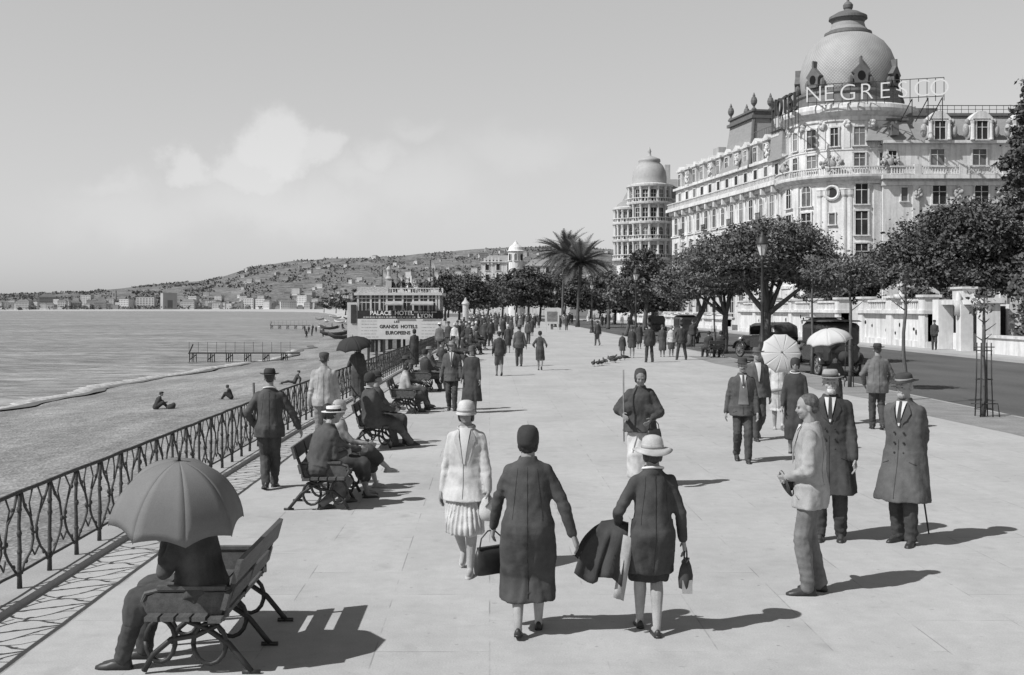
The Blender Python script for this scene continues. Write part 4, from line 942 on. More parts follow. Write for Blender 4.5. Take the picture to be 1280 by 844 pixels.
# ornate white villas beyond the trees
def villa(label, x, y, w_, d_, z0, floors, seed, turret=True, roof=.2):
    q = random.Random(seed); b = Bld('villa', label, 'villa', (x, y, 0)); fh = 3.6; top = z0 + floors * fh; mb = MB(); mb.box((x, y, top / 2), (w_, d_, top)); mb.box((x, y, top + .15), (w_ + 1, d_ + 1, .35)); mb.box((x, y, z0 + fh - .1), (w_ + .6, d_ + .6, .25)); b.part('wall', LIME, mb)
    mb = MB(); mb.box((x, y, top + 1.4), (w_ * .96, d_ * .96, 2.2), top=(.7, .7)); b.part('roof', SLATE, mb)
    if turret:
        tx, ty = x + w_ * .28, y - d_ / 2 + .5; mb = MB(); mb.lathe([(2.6, 0), (2.6, top + 3.5), (3.1, top + 3.8), (2.6, top + 4.2), (2.3, top + 5.2), (1.0, top + 6.2), (.1, top + 7.5)], (tx, ty, 0), 18); b.part('turret', LIME, mb)
        for k in range(3): b.window(fm((tx + 2.6 * math.cos(R(-90 + (k - 1) * 50)), ty + 2.6 * math.sin(R(-90 + (k - 1) * 50)), top + .6), (-math.sin(R(-90 + (k - 1) * 50)), math.cos(R(-90 + (k - 1) * 50)), 0), (math.cos(R(-90 + (k - 1) * 50)), math.sin(R(-90 + (k - 1) * 50)), 0)), 1.1, 2.4, arch=True, bars=False)
        mb = MB()
        for i in range(5): mb.box((x - w_ / 2 + 1 + i * (w_ * .4) / 5, y - d_ / 2, top + .6), (.7, .7, 1.4 + q.random() * 1.6))
        b.part('parapet', TRIM, mb)
    n = int(w_ / 3.2)
    for fl in range(floors):
        for i in range(n): b.window(fm((x - w_ / 2 + (i + .5) * w_ / n, y - d_ / 2, z0 + fl * fh + .9), *FY), 1.2, 2.1, trim=.2, bars=False)
        for i in range(int(d_ / 4)): b.window(fm((x - w_ / 2, y - d_ / 2 + 2 + i * 4, z0 + fl * fh + .9), *W), 1.2, 2.1, trim=.2, bars=False)
    b.done()
villa('ornate white villa with turret rising above the dark trees left of the palms', 4.8, 392, 15, 14, 4, 4, 1)
villa('long low white villa just behind the palms with a pale roof', 22, 430, 17, 10, 8, 3, 2, False)
villa('narrow white house seen between the palms and the lamp post', 31.5, 318, 6.0, 9, 1, 3, 3, False)
villa('white villa among trees below the turreted building', 36, 238, 7, 10, 0, 2, 5, False)

# ---- wooden bathing establishment with its hotel boards ------------------------------------------
BD = 97.0; bx = lambda px: xat(px, BD); bz = lambda py: zat(py, BD)
E = Bld('bathing_pavilion', 'glazed white bathing pavilion on stilts over the beach with flags and busy roof terrace', 'pavilion', (bx(497), BD, -2.6)); WP = mat('white_timber', .5, .8, .12, 2, .08, .2, 10); TIM = mat('dark_timber', .05, .9, .2, 3)
x0, x1 = bx(446), bx(549); mb = MB(); mb.box(((x0 + x1) / 2, BD + 4.3, 2.0), (x1 - x0, 8, .25)); mb.box(((x0 + x1) / 2, BD + 4.3, bz(367.5)), (x1 - x0 + .5, 8.4, .22)); mb.box(((x0 + x1) / 2, BD + 8.2, 3.2), (x1 - x0, .2, 2.4)); E.part('floor_and_roof', WP, mb)
mb = MB()
for px in (447, 463, 474, 483, 492, 503, 516, 524, 535, 545, 548.5): mb.box((bx(px), BD + .35, 2.98), (.16, .16, 1.8))
for px in (452, 457, 468, 479, 508, 529, 540): mb.box((bx(px), BD + .36, 2.98), (.05, .06, 1.8))
for py in (373, 378): mb.box(((x0 + x1) / 2, BD + .37, bz(py)), (x1 - x0, .06, .07))
E.part('window_posts', WP, mb); mb = MB(); mb.box(((x0 + x1) / 2, BD + .6, 2.98), (x1 - x0 - .3, .06, 1.75)); E.part('glazing', mat('pavilion_glass', .14, .3, .6, 1.2), mb)
for a, c in ((483, 503), (515, 541)):
    mb = MB(); mb.loft([[V((bx(a), BD + .2, bz(376.5))), V((bx(c), BD + .2, bz(376.5)))], [V((bx(a) - .1, BD - .7, bz(380))), V((bx(c) + .1, BD - .7, bz(380)))]], False, False); mb.box(((bx(a) + bx(c)) / 2, BD - .7, bz(380.8)), (bx(c) - bx(a) + .2, .04, .12)); E.part('awning', mat('awning_canvas', .33, .9, .25, 3), mb)
mb = MB(); mb.box(((bx(446) + bx(485)) / 2, BD + .4, bz(363)), (bx(485) - bx(446), .14, .65)); E.part('parapet_panel', mat('parapet_lattice', .42, .9, .2, 6, .3, .3, 12), mb)
mb = MB()
for px in np.arange(487, 549, 3.2): mb.box((bx(px), BD + .4, bz(364)), (.05, .05, .6))
mb.box(((bx(486) + bx(549)) / 2, BD + .4, bz(360.5)), (bx(549) - bx(486), .08, .08)); E.part('terrace_rail', WP, mb)
mb = MB(); mb.box((bx(485), BD + .8, bz(359)), (.5, .5, 1.3)); mb.lathe([(.3, 0), (.36, .1), (.18, .3), (.16, .7), (.24, .9), (.14, 1.1), (.06, 1.2)], (bx(485), BD + .8, bz(349.5)), 10); E.part('pedestal_with_figure', mat('weathered_stucco', .4), mb)
mb = MB(); mb.lathe([(.6, 0), (.62, .15), (.5, .5), (.3, .8), (.12, 1.05), (.03, 1.6)], (bx(511), BD + 3, bz(366.5)), 12); E.part('cupola', WP, mb, True)
for px, hh in ((476, 2.1), (495, 1.9), (537, 2.9), (541, 2.2)):
    mb = MB(); mb.tube([(bx(px), BD + 1.2, bz(366)), (bx(px), BD + 1.2, bz(366) + hh)], .03, 5); E.part('flagpole', TIM, mb); mb = MB(); mb.loft([[V((bx(px) + .02, BD + 1.2, bz(366) + hh - .05)), V((bx(px) + .02, BD + 1.2, bz(366) + hh - .55))], [V((bx(px) + .3, BD + 1.3, bz(366) + hh - .3)), V((bx(px) + .24, BD + 1.25, bz(366) + hh - .8))], [V((bx(px) + .45, BD + 1.2, bz(366) + hh - .7)), V((bx(px) + .3, BD + 1.2, bz(366) + hh - 1.1))]], False, False); E.part('flag', mat('flag_cloth', .12 if px > 500 else .4), mb, True)
mb = MB(); mb.box((bx(440), BD + 1.5, .9), (.9, 2.5, 4.2)); E.part('side_annexe', WP, mb); mb = MB(); mb.box((bx(441.5), BD + .2, 2.0), (.45, .08, 1.6)); E.part('annexe_door', TIM, mb)
for px in (449, 470, 497, 520, 546):
    for k in (.5, 7.5): mb = MB(); mb.box((bx(px), BD + k, -.6), (.22, .22, 5.0)); E.part('stilt', TIM, mb)
def board(label, px0, px1, py0, py1, m, D): 
    t = thing('advertising_board', label, 'sign', (xat((px0 + px1) / 2, D), D, zat((py0 + py1) / 2, D))); w_, h_ = xat(px1, D) - xat(px0, D), zat(py0, D) - zat(py1, D); mb = MB(); mb.box((0, 0, 0), (w_, .08, h_)); mb.build('panel', m, t); return t, w_, h_
def text(s, size, x, z, t, m, name='lettering', off=.012):
    cu = bpy.data.curves.new('t', 'FONT'); cu.body = s; cu.size = size; cu.align_x = 'CENTER'; cu.align_y = 'CENTER'; cu.extrude = .006; cu.offset = off
    o = bpy.data.objects.new('t', cu); TMP.collection.objects.link(o); dg = tmp_dg(); me = bpy.data.meshes.new_from_object(o.evaluated_get(dg)); bpy.data.objects.remove(o); bpy.data.curves.remove(cu)
    me.transform(Matrix.Translation((x, -.05, z)) @ Matrix.Rotation(R(90), 4, 'X')); me.materials.clear(); me.materials.append(m); return link(name, me, t)
BK = mat('sign_black', .035, .8); WL_ = mat('sign_white_letter', .7, .8)
t1, w1, h1 = board('dark hotel board with white words PALACE HOTEL and LYON across the bathing pavilion', 447, 554, 388.3, 398.4, BK, BD - .05)
text('PALACE  HOTEL', .52, -.75, .12, t1, WL_); text('LYON', .50, 2.15, -.12, t1, WL_)
def dashes(t, x0, x1, z, hh, m, seed, name='small_lettering'):
    q = random.Random(seed); mb = MB(); x = x0
    while x < x1: l = q.uniform(.08, .3); mb.box((x + l / 2, -.045, z), (l, .012, hh * q.uniform(.6, 1))); x += l + q.uniform(.03, .1)
    return mb.build(name, m, t)
dashes(t1, -3.2, 1.2, -.22, .07, WL_, 3); dashes(t1, 1.2, 3.0, .22, .06, WL_, 4)
t2, w2, h2 = board('white hotel board lettered LES GRANDS HOTELS EUROPEENS below the dark board', 447, 552, 398.7, 424, mat('board_white', .55, .85, .1, 1.5), BD - .05)
text('L E S', .22, -.25, .62, t2, BK); text('GRANDS  HOTELS', .40, -.1, .2, t2, BK); text('EUROPEENS', .40, -.15, -.34, t2, BK)
GR = mat('faded_lettering', .3)
for i, z in enumerate((.7, .42, .14, -.14, -.42, -.68)): dashes(t2, -3.3, -2.0, z, .05, GR, 10 + i); dashes(t2, 1.9, 3.1, z, .05, GR, 30 + i)

# ---- houses on the far shore and the hill --------------------------------------------------------
def house_proto(name, w_, d_, h_, roof, wallm, roofm, cols, rows_, tw=False):
    r = thing(name, 'x', 'house', (0, 0, 0)); mb = MB(); mb.box((0, 0, h_ / 2 - 2), (w_, d_, h_ + 4)); mb.build('wall', wallm, r); mb = MB()
    if roof == 'hip': mb.box((0, 0, h_ + w_ * .08), (w_ * 1.06, d_ * 1.06, w_ * .16), top=(.55, .3))
    else: mb.box((0, 0, h_ + .3), (w_ * 1.03, d_ * 1.03, .6))
    mb.build('roof', roofm, r); mb = MB()
    for i in range(cols):
        for j in range(rows_): mb.box((-w_ / 2 + (i + .5) * w_ / cols, -d_ / 2, 2 + (j + .3) * (h_ - 2) / rows_), (w_ / cols * .36, .5, (h_ - 2) / rows_ * .5))
    mb.build('windows', mat('far_window', .16), r); return r
FW = mat('far_wall_pale', .50, .9, .12, .03); FW2 = mat('far_wall_grey', .34, .9, .15, .03); FR = mat('far_roof', .17, .9, .15, .05)
protos = [house_proto('shore_house', 16, 12, 11, 'hip', FW, FR, 5, 3), house_proto('shore_house', 22, 13, 16, 'flat', FW, FR, 6, 4), house_proto('shore_house', 13, 11, 9, 'hip', FW2, FR, 4, 2), house_proto('shore_house', 30, 14, 13, 'hip', FW2, FR, 9, 3)]
big = house_proto('shore_hotel', 44, 18, 30, 'flat', FW, FW2, 6, 5); big['label'] = 'long pale hotel block on the far shore left of the tall block'; big['category'] = 'hotel'; big.location = (xat(183, 2780), 2780, 1)
tow = house_proto('shore_tower_block', 34, 22, 40, 'flat', FW2, FW2, 1, 1); tow['label'] = 'tallest square block standing alone on the far shore'; tow['category'] = 'building'; tow.location = (xat(211, 2700), 2700, 0); tow.rotation_euler = (0, 0, R(32))
twr = house_proto('shore_tower', 9, 9, 46, 'hip', FW2, FR, 1, 3); twr['label'] = 'slim pale tower above the roofs at the far left shore'; twr['category'] = 'tower'; twr.location = (xat(143, 2850), 2850, 2)
used = set(); k = 0; q = random.Random(11)
for px in list(range(-18, 440, 8)):
    px += q.uniform(-3, 3)
    if 162 < px < 228: continue
    for row in range(1 if q.random() < .4 else 2):
        D = (2690 if px < 330 else 2500) + row * 130 + q.uniform(0, 60); p = protos[q.choice((0, 0, 1, 2, 2, 3))]; s = q.uniform(.75, 1.35); loc = (xat(px + row * 5, D), D, 1 + row * 9 + q.uniform(0, 3)); rz = R(q.uniform(-35, 25))
        o = p if id(p) not in used else dup(p, loc)
        used.add(id(p)); o.location = loc; o.rotation_euler = (0, 0, rz); o.scale = (s, s, s * q.uniform(.85, 1.3)); o['label'] = 'small pale house in the row along the far shore'; o['group'] = 'houses along the far shore'; k += 1
for i in range(170):
    px = q.uniform(225, 770); u = q.random() ** 1.5 * .95 + .01; 
    if px < 300 and u > .3: continue
    D = D0 + (D1 - D0) * u; p = protos[q.choice((0, 0, 1, 2, 3))]; s = q.uniform(.55, 1.35); o = dup(p, (xat(px, D), D, hill_z(px, u) + 1), R(q.uniform(-50, 30)), 'small pale villa scattered on the wooded hillside', 'villas on the hillside', (s, s, s * q.uniform(.7, 1)))
    o.name = 'hill_villa'
# ---- trees ---------------------------------------------------------------------------------------
def leaf_mat(name, v, sc_=.8):
    if name in MATS: return MATS[name]
    m, t, b = nodes(name, .75, .2); co = coords(t)
    c = ramp(t, ntex(t, co, sc_, 4, .6), [(.32, v * .62), (.68, v * 1.5)]); c = mixm(t, c, ramp(t, ntex(t, co, 9, 2), [(.3, .7), (.7, 1.3)]))
    t.links.new(c, b.inputs['Base Color']); MATS[name] = m; return m
BARK = mat('tree_bark', .10, .95, .35, 4, .3, .7, 18, .1, (3, 3, .6))
LEAF = leaf_mat('foliage_dark', .095); LEAF2 = leaf_mat('foliage_mid', .125); LEAFF = leaf_mat('foliage_far', .082, .3)
def crown_pts(lobes, n, seed, clump=.5):
    """leaf positions gathered in small clumps near the surface of several lobes: uneven outline with gaps"""
    rs = np.random.RandomState(seed); vol = np.array([a[3] * a[4] * a[5] for a in lobes]) ** .75; vol /= vol.sum(); out = []; per = 55
    for _ in range(max(n // per, 1)):
        l = lobes[rs.choice(len(lobes), p=vol)]; d = rs.normal(size=3); d /= np.linalg.norm(d)
        if d[2] < -.35: d[2] *= .4
        r = rs.uniform(.5, 1.03); c = np.array(l[:3]) + d * r * np.array(l[3:6]); cs = clump * rs.uniform(.6, 1.3)
        out.append(c + rs.normal(size=(per, 3)) * np.array([cs, cs, cs * .6]) * .5)
    return np.concatenate(out)
def tree(name, label, base, lobes, n, leaf, trunk, seed, m=None, group=None, limbs=6, clump=.55, cat='tree'):
    """lobes relative to base; trunk=(radius, lean dx, dy, fork height)"""
    t = thing(name, label, cat, base, 0, group); q = random.Random(seed); r, dx, dy, fh = trunk; mb = MB(); top = V((dx, dy, fh))
    mb.tube([(0, 0, -.1), (0, 0, .15), (dx * .25 + q.uniform(-.06, .06), dy * .3, fh * .35), (dx * .6, dy * .6 + q.uniform(-.06, .06), fh * .7), top], [r * 1.5, r * 1.15, r, r * .9, r * .8], 9)
    for i in range(limbs):
        l = lobes[i % len(lobes)]; e = V(l[:3]) + V((q.uniform(-.5, .5) * l[3], q.uniform(-.5, .5) * l[4], q.uniform(-.2, .5) * l[5])); md = top.lerp(e, .45) + V((q.uniform(-.25, .25), q.uniform(-.25, .25), q.uniform(0, .3)))
        mb.tube([top - V((0, 0, .12)), top.lerp(md, .5) + V((0, 0, -.08)), md, e], [r * .62, r * .45, r * .32, r * .08], 6)
        for _ in range(2):
            f = md + V((q.uniform(-1, 1) * l[3] * .5, q.uniform(-1, 1) * l[4] * .5, q.uniform(.1, .6) * l[5])); mb.tube([md, md.lerp(f, .5) + V((0, 0, .06)), f], [r * .25, r * .16, r * .05], 5)
    mb.build('trunk', BARK, t, True); me = leaf_mesh('crown', crown_pts(lobes, n, seed, clump), leaf, m or LEAF, .3, seed); link('crown', me, t); return t
KT = 'kerbside trees along the promenade'
def kx(px, D): return V((xat(px, D), D, 0))
b = kx(955, 53); tree('kerb_tree', 'broad dark kerb tree behind the white parasol with thick forked trunk', b, [(-.7, 0, 4.9, 2.5, 2.4, 1.4), (1.3, .2, 4.9, 2.2, 2.2, 1.4), (.2, -.3, 5.6, 2.1, 2, 1.0), (2.7, 0, 3.9, 1.3, 1.3, 1.15), (-2.5, .2, 4.2, 1.4, 1.4, 1.2), (.4, .5, 4.2, 2.2, 1.6, .8)], 52000, .082, (.26, .15, 0, 2.3), 1, LEAF2, KT, 8)
b = kx(905, 64); tree('kerb_tree', 'wide kerb tree with straight trunk just left of the thick forked one', b, [(-.4, 0, 4.7, 2.4, 2.2, 1.5), (-2.3, 0, 3.8, 1.7, 1.6, 1.25), (1.0, 0, 4.9, 1.9, 2, 1.4), (.2, 0, 3.8, 2.0, 1.6, .9)], 36000, .09, (.19, .1, 0, 2.2), 2, LEAF2, KT, 6)
b = kx(861, 76); tree('kerb_tree', 'kerb tree with leaning trunk beside the group of standing people', b, [(.6, 0, 4.1, 1.7, 1.8, 1.2), (-.5, 0, 3.6, 1.2, 1.3, 1.0), (1.7, 0, 4.7, 1.4, 1.5, 1.1)], 22000, .10, (.22, .9, 0, 2.3), 3, LEAF2, KT, 6)
b = kx(806, 118); tree('kerb_tree', 'round dark tree in front of the turreted building', b, [(0, 0, 6.6, 2.4, 2.4, 2.2), (1.3, 0, 5.2, 1.9, 2, 1.7), (-1.4, 0, 5.2, 1.7, 1.9, 1.6)], 16000, .16, (.25, .2, 0, 3), 4, LEAF, KT)
b = kx(783, 105); tree('kerb_tree', 'thin leaning kerb tree by the far lamp post', b, [(.3, 0, 4.2, 1.5, 1.5, 1.3), (-.9, 0, 3.7, 1.2, 1.2, 1.0)], 5000, .16, (.16, .6, 0, 2.2), 5, LEAF2, KT)
b = kx(760, 140); tree('kerb_tree', 'small dark tree to the right of the palms', b, [(0, 0, 5.0, 2.4, 2.2, 1.8), (1.6, 0, 4.2, 1.6, 1.6, 1.4)], 5500, .22, (.2, .1, 0, 2.4), 6, LEAF, KT)
# garden trees behind the wall
GT = 'big trees in the hotel garden'
tree('garden_tree', 'largest spreading dark tree behind the gate portal in the hotel garden', (36.5, 88, 0), [(0, 0, 7.6, 4.6, 4.2, 3.0), (-3.6, 0, 5.9, 3.2, 3.2, 2.3), (3.8, 0, 6.4, 3.6, 3.4, 2.5), (1.2, -1, 9.0, 3.0, 3, 1.7), (-1, -2, 5.0, 3.6, 2.6, 1.7), (3.4, -2, 4.6, 2.8, 2.4, 1.6)], 70000, .15, (.5, .3, 0, 3.2), 7, LEAF, GT, 9, .9)
tree('garden_tree', 'dark garden tree over the long wall between rotunda and portal', (29.6, 94, 0), [(.6, 0, 3.9, 2.0, 2.0, 1.3), (-1.2, 0, 3.4, 1.5, 1.5, 1.1), (2.6, 0, 4.9, 1.7, 1.8, 1.4)], 20000, .13, (.3, .2, 0, 2.6), 8, LEAF, GT, 6, .7)
tree('garden_tree', 'dark garden tree at the right edge beyond the gate portal', (42.5, 84, 0), [(0, 0, 6.0, 3.4, 3.2, 2.6), (2.4, 0, 7.4, 3.0, 3, 2.3), (-1.8, 0, 4.4, 2.8, 2.8, 2.0)], 18000, .2, (.4, .2, 0, 3), 9, LEAF, GT, 7, .8)
tree('tall_tree', 'tall dark tree at the right edge of the view rising beside the hotel roof', (47.8, 99, 0), [(0, 0, 12, 2.6, 2.6, 5), (.6, 0, 18, 2.3, 2.3, 4), (.9, 0, 22, 1.5, 1.5, 2.6), (-1.2, 0, 15.5, 1.6, 1.6, 1.6), (.5, 0, 6, 2.6, 2.6, 4)], 20000, .20, (.42, .5, 0, 9), 10, LEAF, None, 8, .6)
t = thing('hedge', 'dark clipped hedge above the plain low wall right of the portal', 'hedge', (29, 52, 0)); rs = np.random.RandomState(5); P = np.stack([rs.uniform(-1, 1.2, 9000), rs.uniform(-9, 8.6, 9000), rs.uniform(.3, 3.6, 9000)], 1); P[:, 2] += .3 * np.sin(P[:, 1] * 1.7); link('foliage', leaf_mesh('foliage', P, .15, LEAF, .2, 5), t)
for i, (x, y, s) in enumerate(((30.5, 72, 1.6), (29.6, 78, 1.3), (30, 108, 1.6), (29.5, 116, 1.8))):
    t = thing('garden_shrub', 'rounded dark shrub showing over the garden wall', 'shrub', (x, y, 0), 0, 'shrubs behind the garden wall'); link('foliage', leaf_mesh('foliage', crown_pts([(0, 0, 2.6, s, s, 1.3)], 3500, 20 + i, .5), .16, LEAF, .3, i), t); MB().tube([(0, 0, 0), (.05, 0, 1.2), (0, .05, 2.4)], [.08, .07, .04], 6).build('stem', BARK, t, True)
# belt of dark trees where the coast bends
BT = 'belt of dark trees beyond the crowd'
q = random.Random(4)
for i, px in enumerate([556, 574, 592, 610, 628, 645, 660, 675, 690, 706, 722, 738, 750, 768, 790, 815, 838]):
    D = q.uniform(215, 300) if px < 755 else q.uniform(160, 200); hh = zat(344 + q.uniform(-4, 6) - (10 if 632 < px < 712 else 0), D); w_ = .5 * hh
    tree('evergreen_tree', 'dark evergreen in the tree belt beyond the crowd', (xat(px, D), D, 0), [(0, 0, hh * .55, w_ * .8, w_ * .8, hh * .38), (w_ * .45, 0, hh * .42, w_ * .65, w_ * .6, hh * .3), (-w_ * .45, 0, hh * .45, w_ * .6, w_ * .6, hh * .32), (0, 0, hh * .8, w_ * .45, w_ * .45, hh * .2)], 5500, .30, (.25, .2, 0, hh * .3), 40 + i, LEAFF, BT, 4, 1.4)
for i, (px, py, D) in enumerate(((470, 378, 330), (455, 374, 420), (432, 379, 520), (560, 362, 300), (405, 380, 900), (420, 378, 760), (440, 370, 640))):
    hh = max(zat(py - 8, D), 5); tree('shore_tree', 'dark tree near the bathing pavilion on the bend of the shore', (xat(px, D), D, -.5), [(0, 0, hh * .6, hh * .6, hh * .6, hh * .4), (hh * .5, 0, hh * .4, hh * .5, hh * .5, hh * .35)], 1500, .55, (.3, .2, 0, hh * .3), 70 + i, LEAFF, 'trees on the bend of the shore', 3, 1.6)
# palms
def palm(label, base, hh, R_, seed, lean=.3):
    t = thing('palm_tree', label, 'palm tree', base, 0, None); q = random.Random(seed); pts = [(lean * (k / 8) ** 2, 0, hh * k / 8) for k in range(9)]
    MB().tube(pts, [.34, .24, .2, .19, .19, .18, .19, .22, .26], 9).build('trunk', BARK, t, True); top = V(pts[-1]); mb = MB()
    for k in range(13): a = q.uniform(0, 6.28); mb.cap(top + V((math.cos(a) * .2, math.sin(a) * .2, -.5)), .09, top + V((math.cos(a) * .42, math.sin(a) * .42, .1)), .05, 6)
    mb.build('crown_shaft', BARK, t, True)
    for k in range(84):
        az = q.uniform(0, 6.28); e0 = math.asin(q.uniform(-.35, .98)); L = R_ * q.uniform(.85, 1.12); N = 12; p = top.copy(); el = e0; pts = [p.copy()]; fr = MB()
        for i in range(N):
            el -= (.028 + .065 * (i / N)) * (1.3 - .5 * math.sin(e0)); p = p + V((math.cos(az) * math.cos(el), math.sin(az) * math.cos(el), math.sin(el))) * L / N; pts.append(p.copy())
        fr.tube(pts, [.035 - .0025 * i for i in range(N + 1)], 4)
        for i in range(1, N + 1):
            d = (pts[i] - pts[i - 1]).normalized(); s = d.cross(V((0, 0, 1))); s = s.normalized() if s.length > .05 else V((1, 0, 0)); u = s.cross(d); ll = L * .24 * math.sin(math.pi * min((i + 1.5) / (N + 2.2), .97)) + .1
            for f in (0, .33, .66):
                b = pts[i - 1].lerp(pts[i], f)
                for sg in (-1, 1):
                    e = b + (s * sg * .75 + d * .75 + u * .28).normalized() * ll * q.uniform(.8, 1.1) + V((0, 0, -.06)); fr.add([b - d * .06, b + d * .06, e], [(0, 1, 2)])
        fr.build('frond', LEAFF, t)
    return t
palm('taller slender palm standing left of its twin above the crowd', (xat(703, 181), 181, 0), 11.2, 5.3, 3, .4); palm('fuller palm with the thicker trunk right of its twin', (xat(722, 150), 150, 0), 8.6, 4.9, 5, .5)

# ---- lamps, saplings with guards -----------------------------------------------------------------
GLASS = mat('lantern_glass', .55, .3, .1, 3, 0, 0, 1, .5)
def lamp(loc, label, hh=5.35, proto=[None]):
    if proto[0]: return dup(proto[0], loc, 0, label)
    t = thing('street_lamp', label, 'street lamp', loc, 0, 'lamp posts along the promenade'); k = hh
    MB().lathe([(.24, 0), (.25, .12), (.2, .18), (.17, .5), (.19, .56), (.12, .66), (.1, 1.1), (.13, 1.16), (.13, 1.24), (.075, 1.34), (.06, 2.6), (.085, 2.65), (.085, 2.73), (.055, 2.8), (.045, k - 1.15), (.09, k - 1.1), (.09, k - 1.02), (.05, k - .98), (.06, k - .9)], (0, 0, 0), 14).build('post', IRON, t, True)
    MB().tube([(-.42, 0, k - 1.35), (.42, 0, k - 1.35)], .022, 6).build('ladder_bar', IRON, t, True)
    MB().lathe([(.10, k - .9), (.21, k - .52), (.215, k - .5)], (0, 0, 0), 6).build('lantern_glass', GLASS, t); MB().lathe([(.25, k - .5), (.26, k - .46), (.2, k - .36), (.19, k - .28), (.11, k - .18), (.06, k - .12), (.05, k - .05), (.02, k)], (0, 0, 0), 12).build('lantern_cap', IRON, t, True)
    mb = MB()
    for i in range(6): a = R(60 * i); mb.tube([(.105 * math.cos(a), .105 * math.sin(a), k - .9), (.222 * math.cos(a), .222 * math.sin(a), k - .5)], .012, 4)
    mb.build('lantern_ribs', IRON, t); proto[0] = t; return t
lamp((xat(953, 42), 42, 0), 'nearest lamp post with pale lantern in front of the broad kerb tree'); lamp((xat(795, 78), 78, 0), 'second lamp post, left of the group of standing people'); lamp((xat(740, 114), 114, 0), 'distant lamp post near the palms'); lamp((xat(694, 150), 150, 0), 'farthest small lamp post left of the slender palm')
def sapling(label, px, py, hh, guard, seed, crown):
    p = gp(px, py); q = random.Random(seed); t = thing('young_tree', label, 'young tree', p, 0, 'young kerb trees'); pts = [(q.uniform(-.04, .04), 0, hh * k / 6) for k in range(7)]
    mb = MB(); mb.tube(pts, [.065, .055, .05, .045, .04, .03, .015], 7)
    for k in range(9): z = hh * q.uniform(.62, .98); a = q.uniform(0, 6.28); l = q.uniform(.3, .8) * min(1, crown[0] * 1.3 + .05); mb.tube([(0, 0, z), (math.cos(a) * l * .5, math.sin(a) * l * .5, z + l * .35), (math.cos(a) * l, math.sin(a) * l, z + l * .75)], [.018, .012, .005], 5)
    mb.build('trunk', BARK, t, True); lo = [(0, 0, hh * .93, crown[0], crown[0], crown[1])]; P = crown_pts(lo, crown[2], seed, .32); link('crown', leaf_mesh('crown', P, .055, LEAF2, .2, seed), t)
    if guard:
        g_ = thing('tree_guard', 'iron cage guard around the nearest young tree at the kerb' if guard == 2 else 'slim stake and iron guard around ' + label.split(' with')[0], 'tree guard', p)
        for k in range(4 if guard == 2 else 2):
            a = R(45 + 90 * k); MB().tube([(.2 * math.cos(a), .2 * math.sin(a), 0), (.17 * math.cos(a), .17 * math.sin(a), .8), (.16 * math.cos(a), .16 * math.sin(a), 1.68 if guard == 2 else 1.5)], .014, 6).build('rod', IRON, g_, True)
        for z, r in ((.18, .2), (.85, .18), (1.5, .17)) if guard == 2 else ((.5, .2), (1.3, .17)): MB().tube([(r * math.cos(R(a)), r * math.sin(R(a)), z) for a in range(0, 361, 24)], .009, 5).build('hoop', IRON, g_, True)
        if guard == 2:
            MB().tube([(.30, -.12, 0), (.27, -.1, .3), (-.3, .0, .3)], .014, 5).build('foot_bar', IRON, g_, True); MB().tube([(-.24, 0, 1.58), (.24, 0, 1.58)], .012, 5).build('cross_bar', IRON, g_, True)
    return t
sapling('young tree with the iron cage guard at the right edge of the kerb', 1230, 521, 2.75, 2, 1, (.22, .4, 130)); sapling('bare thin young tree behind the man with the cane', 1131, 500, 3.6, 0, 2, (.4, .5, 260)); sapling('young tree with dark crown between parasol and hunting jacket man', 1063, 484, 3.75, 1, 3, (.95, .7, 4200)); sapling('pale stemmed young tree above the second parasol', 1016, 468, 4.1, 0, 4, (.4, .5, 700))
sapling('slim young tree beside the kerb bench', 893, 440, 4.2, 1, 6, (.6, .8, 900))

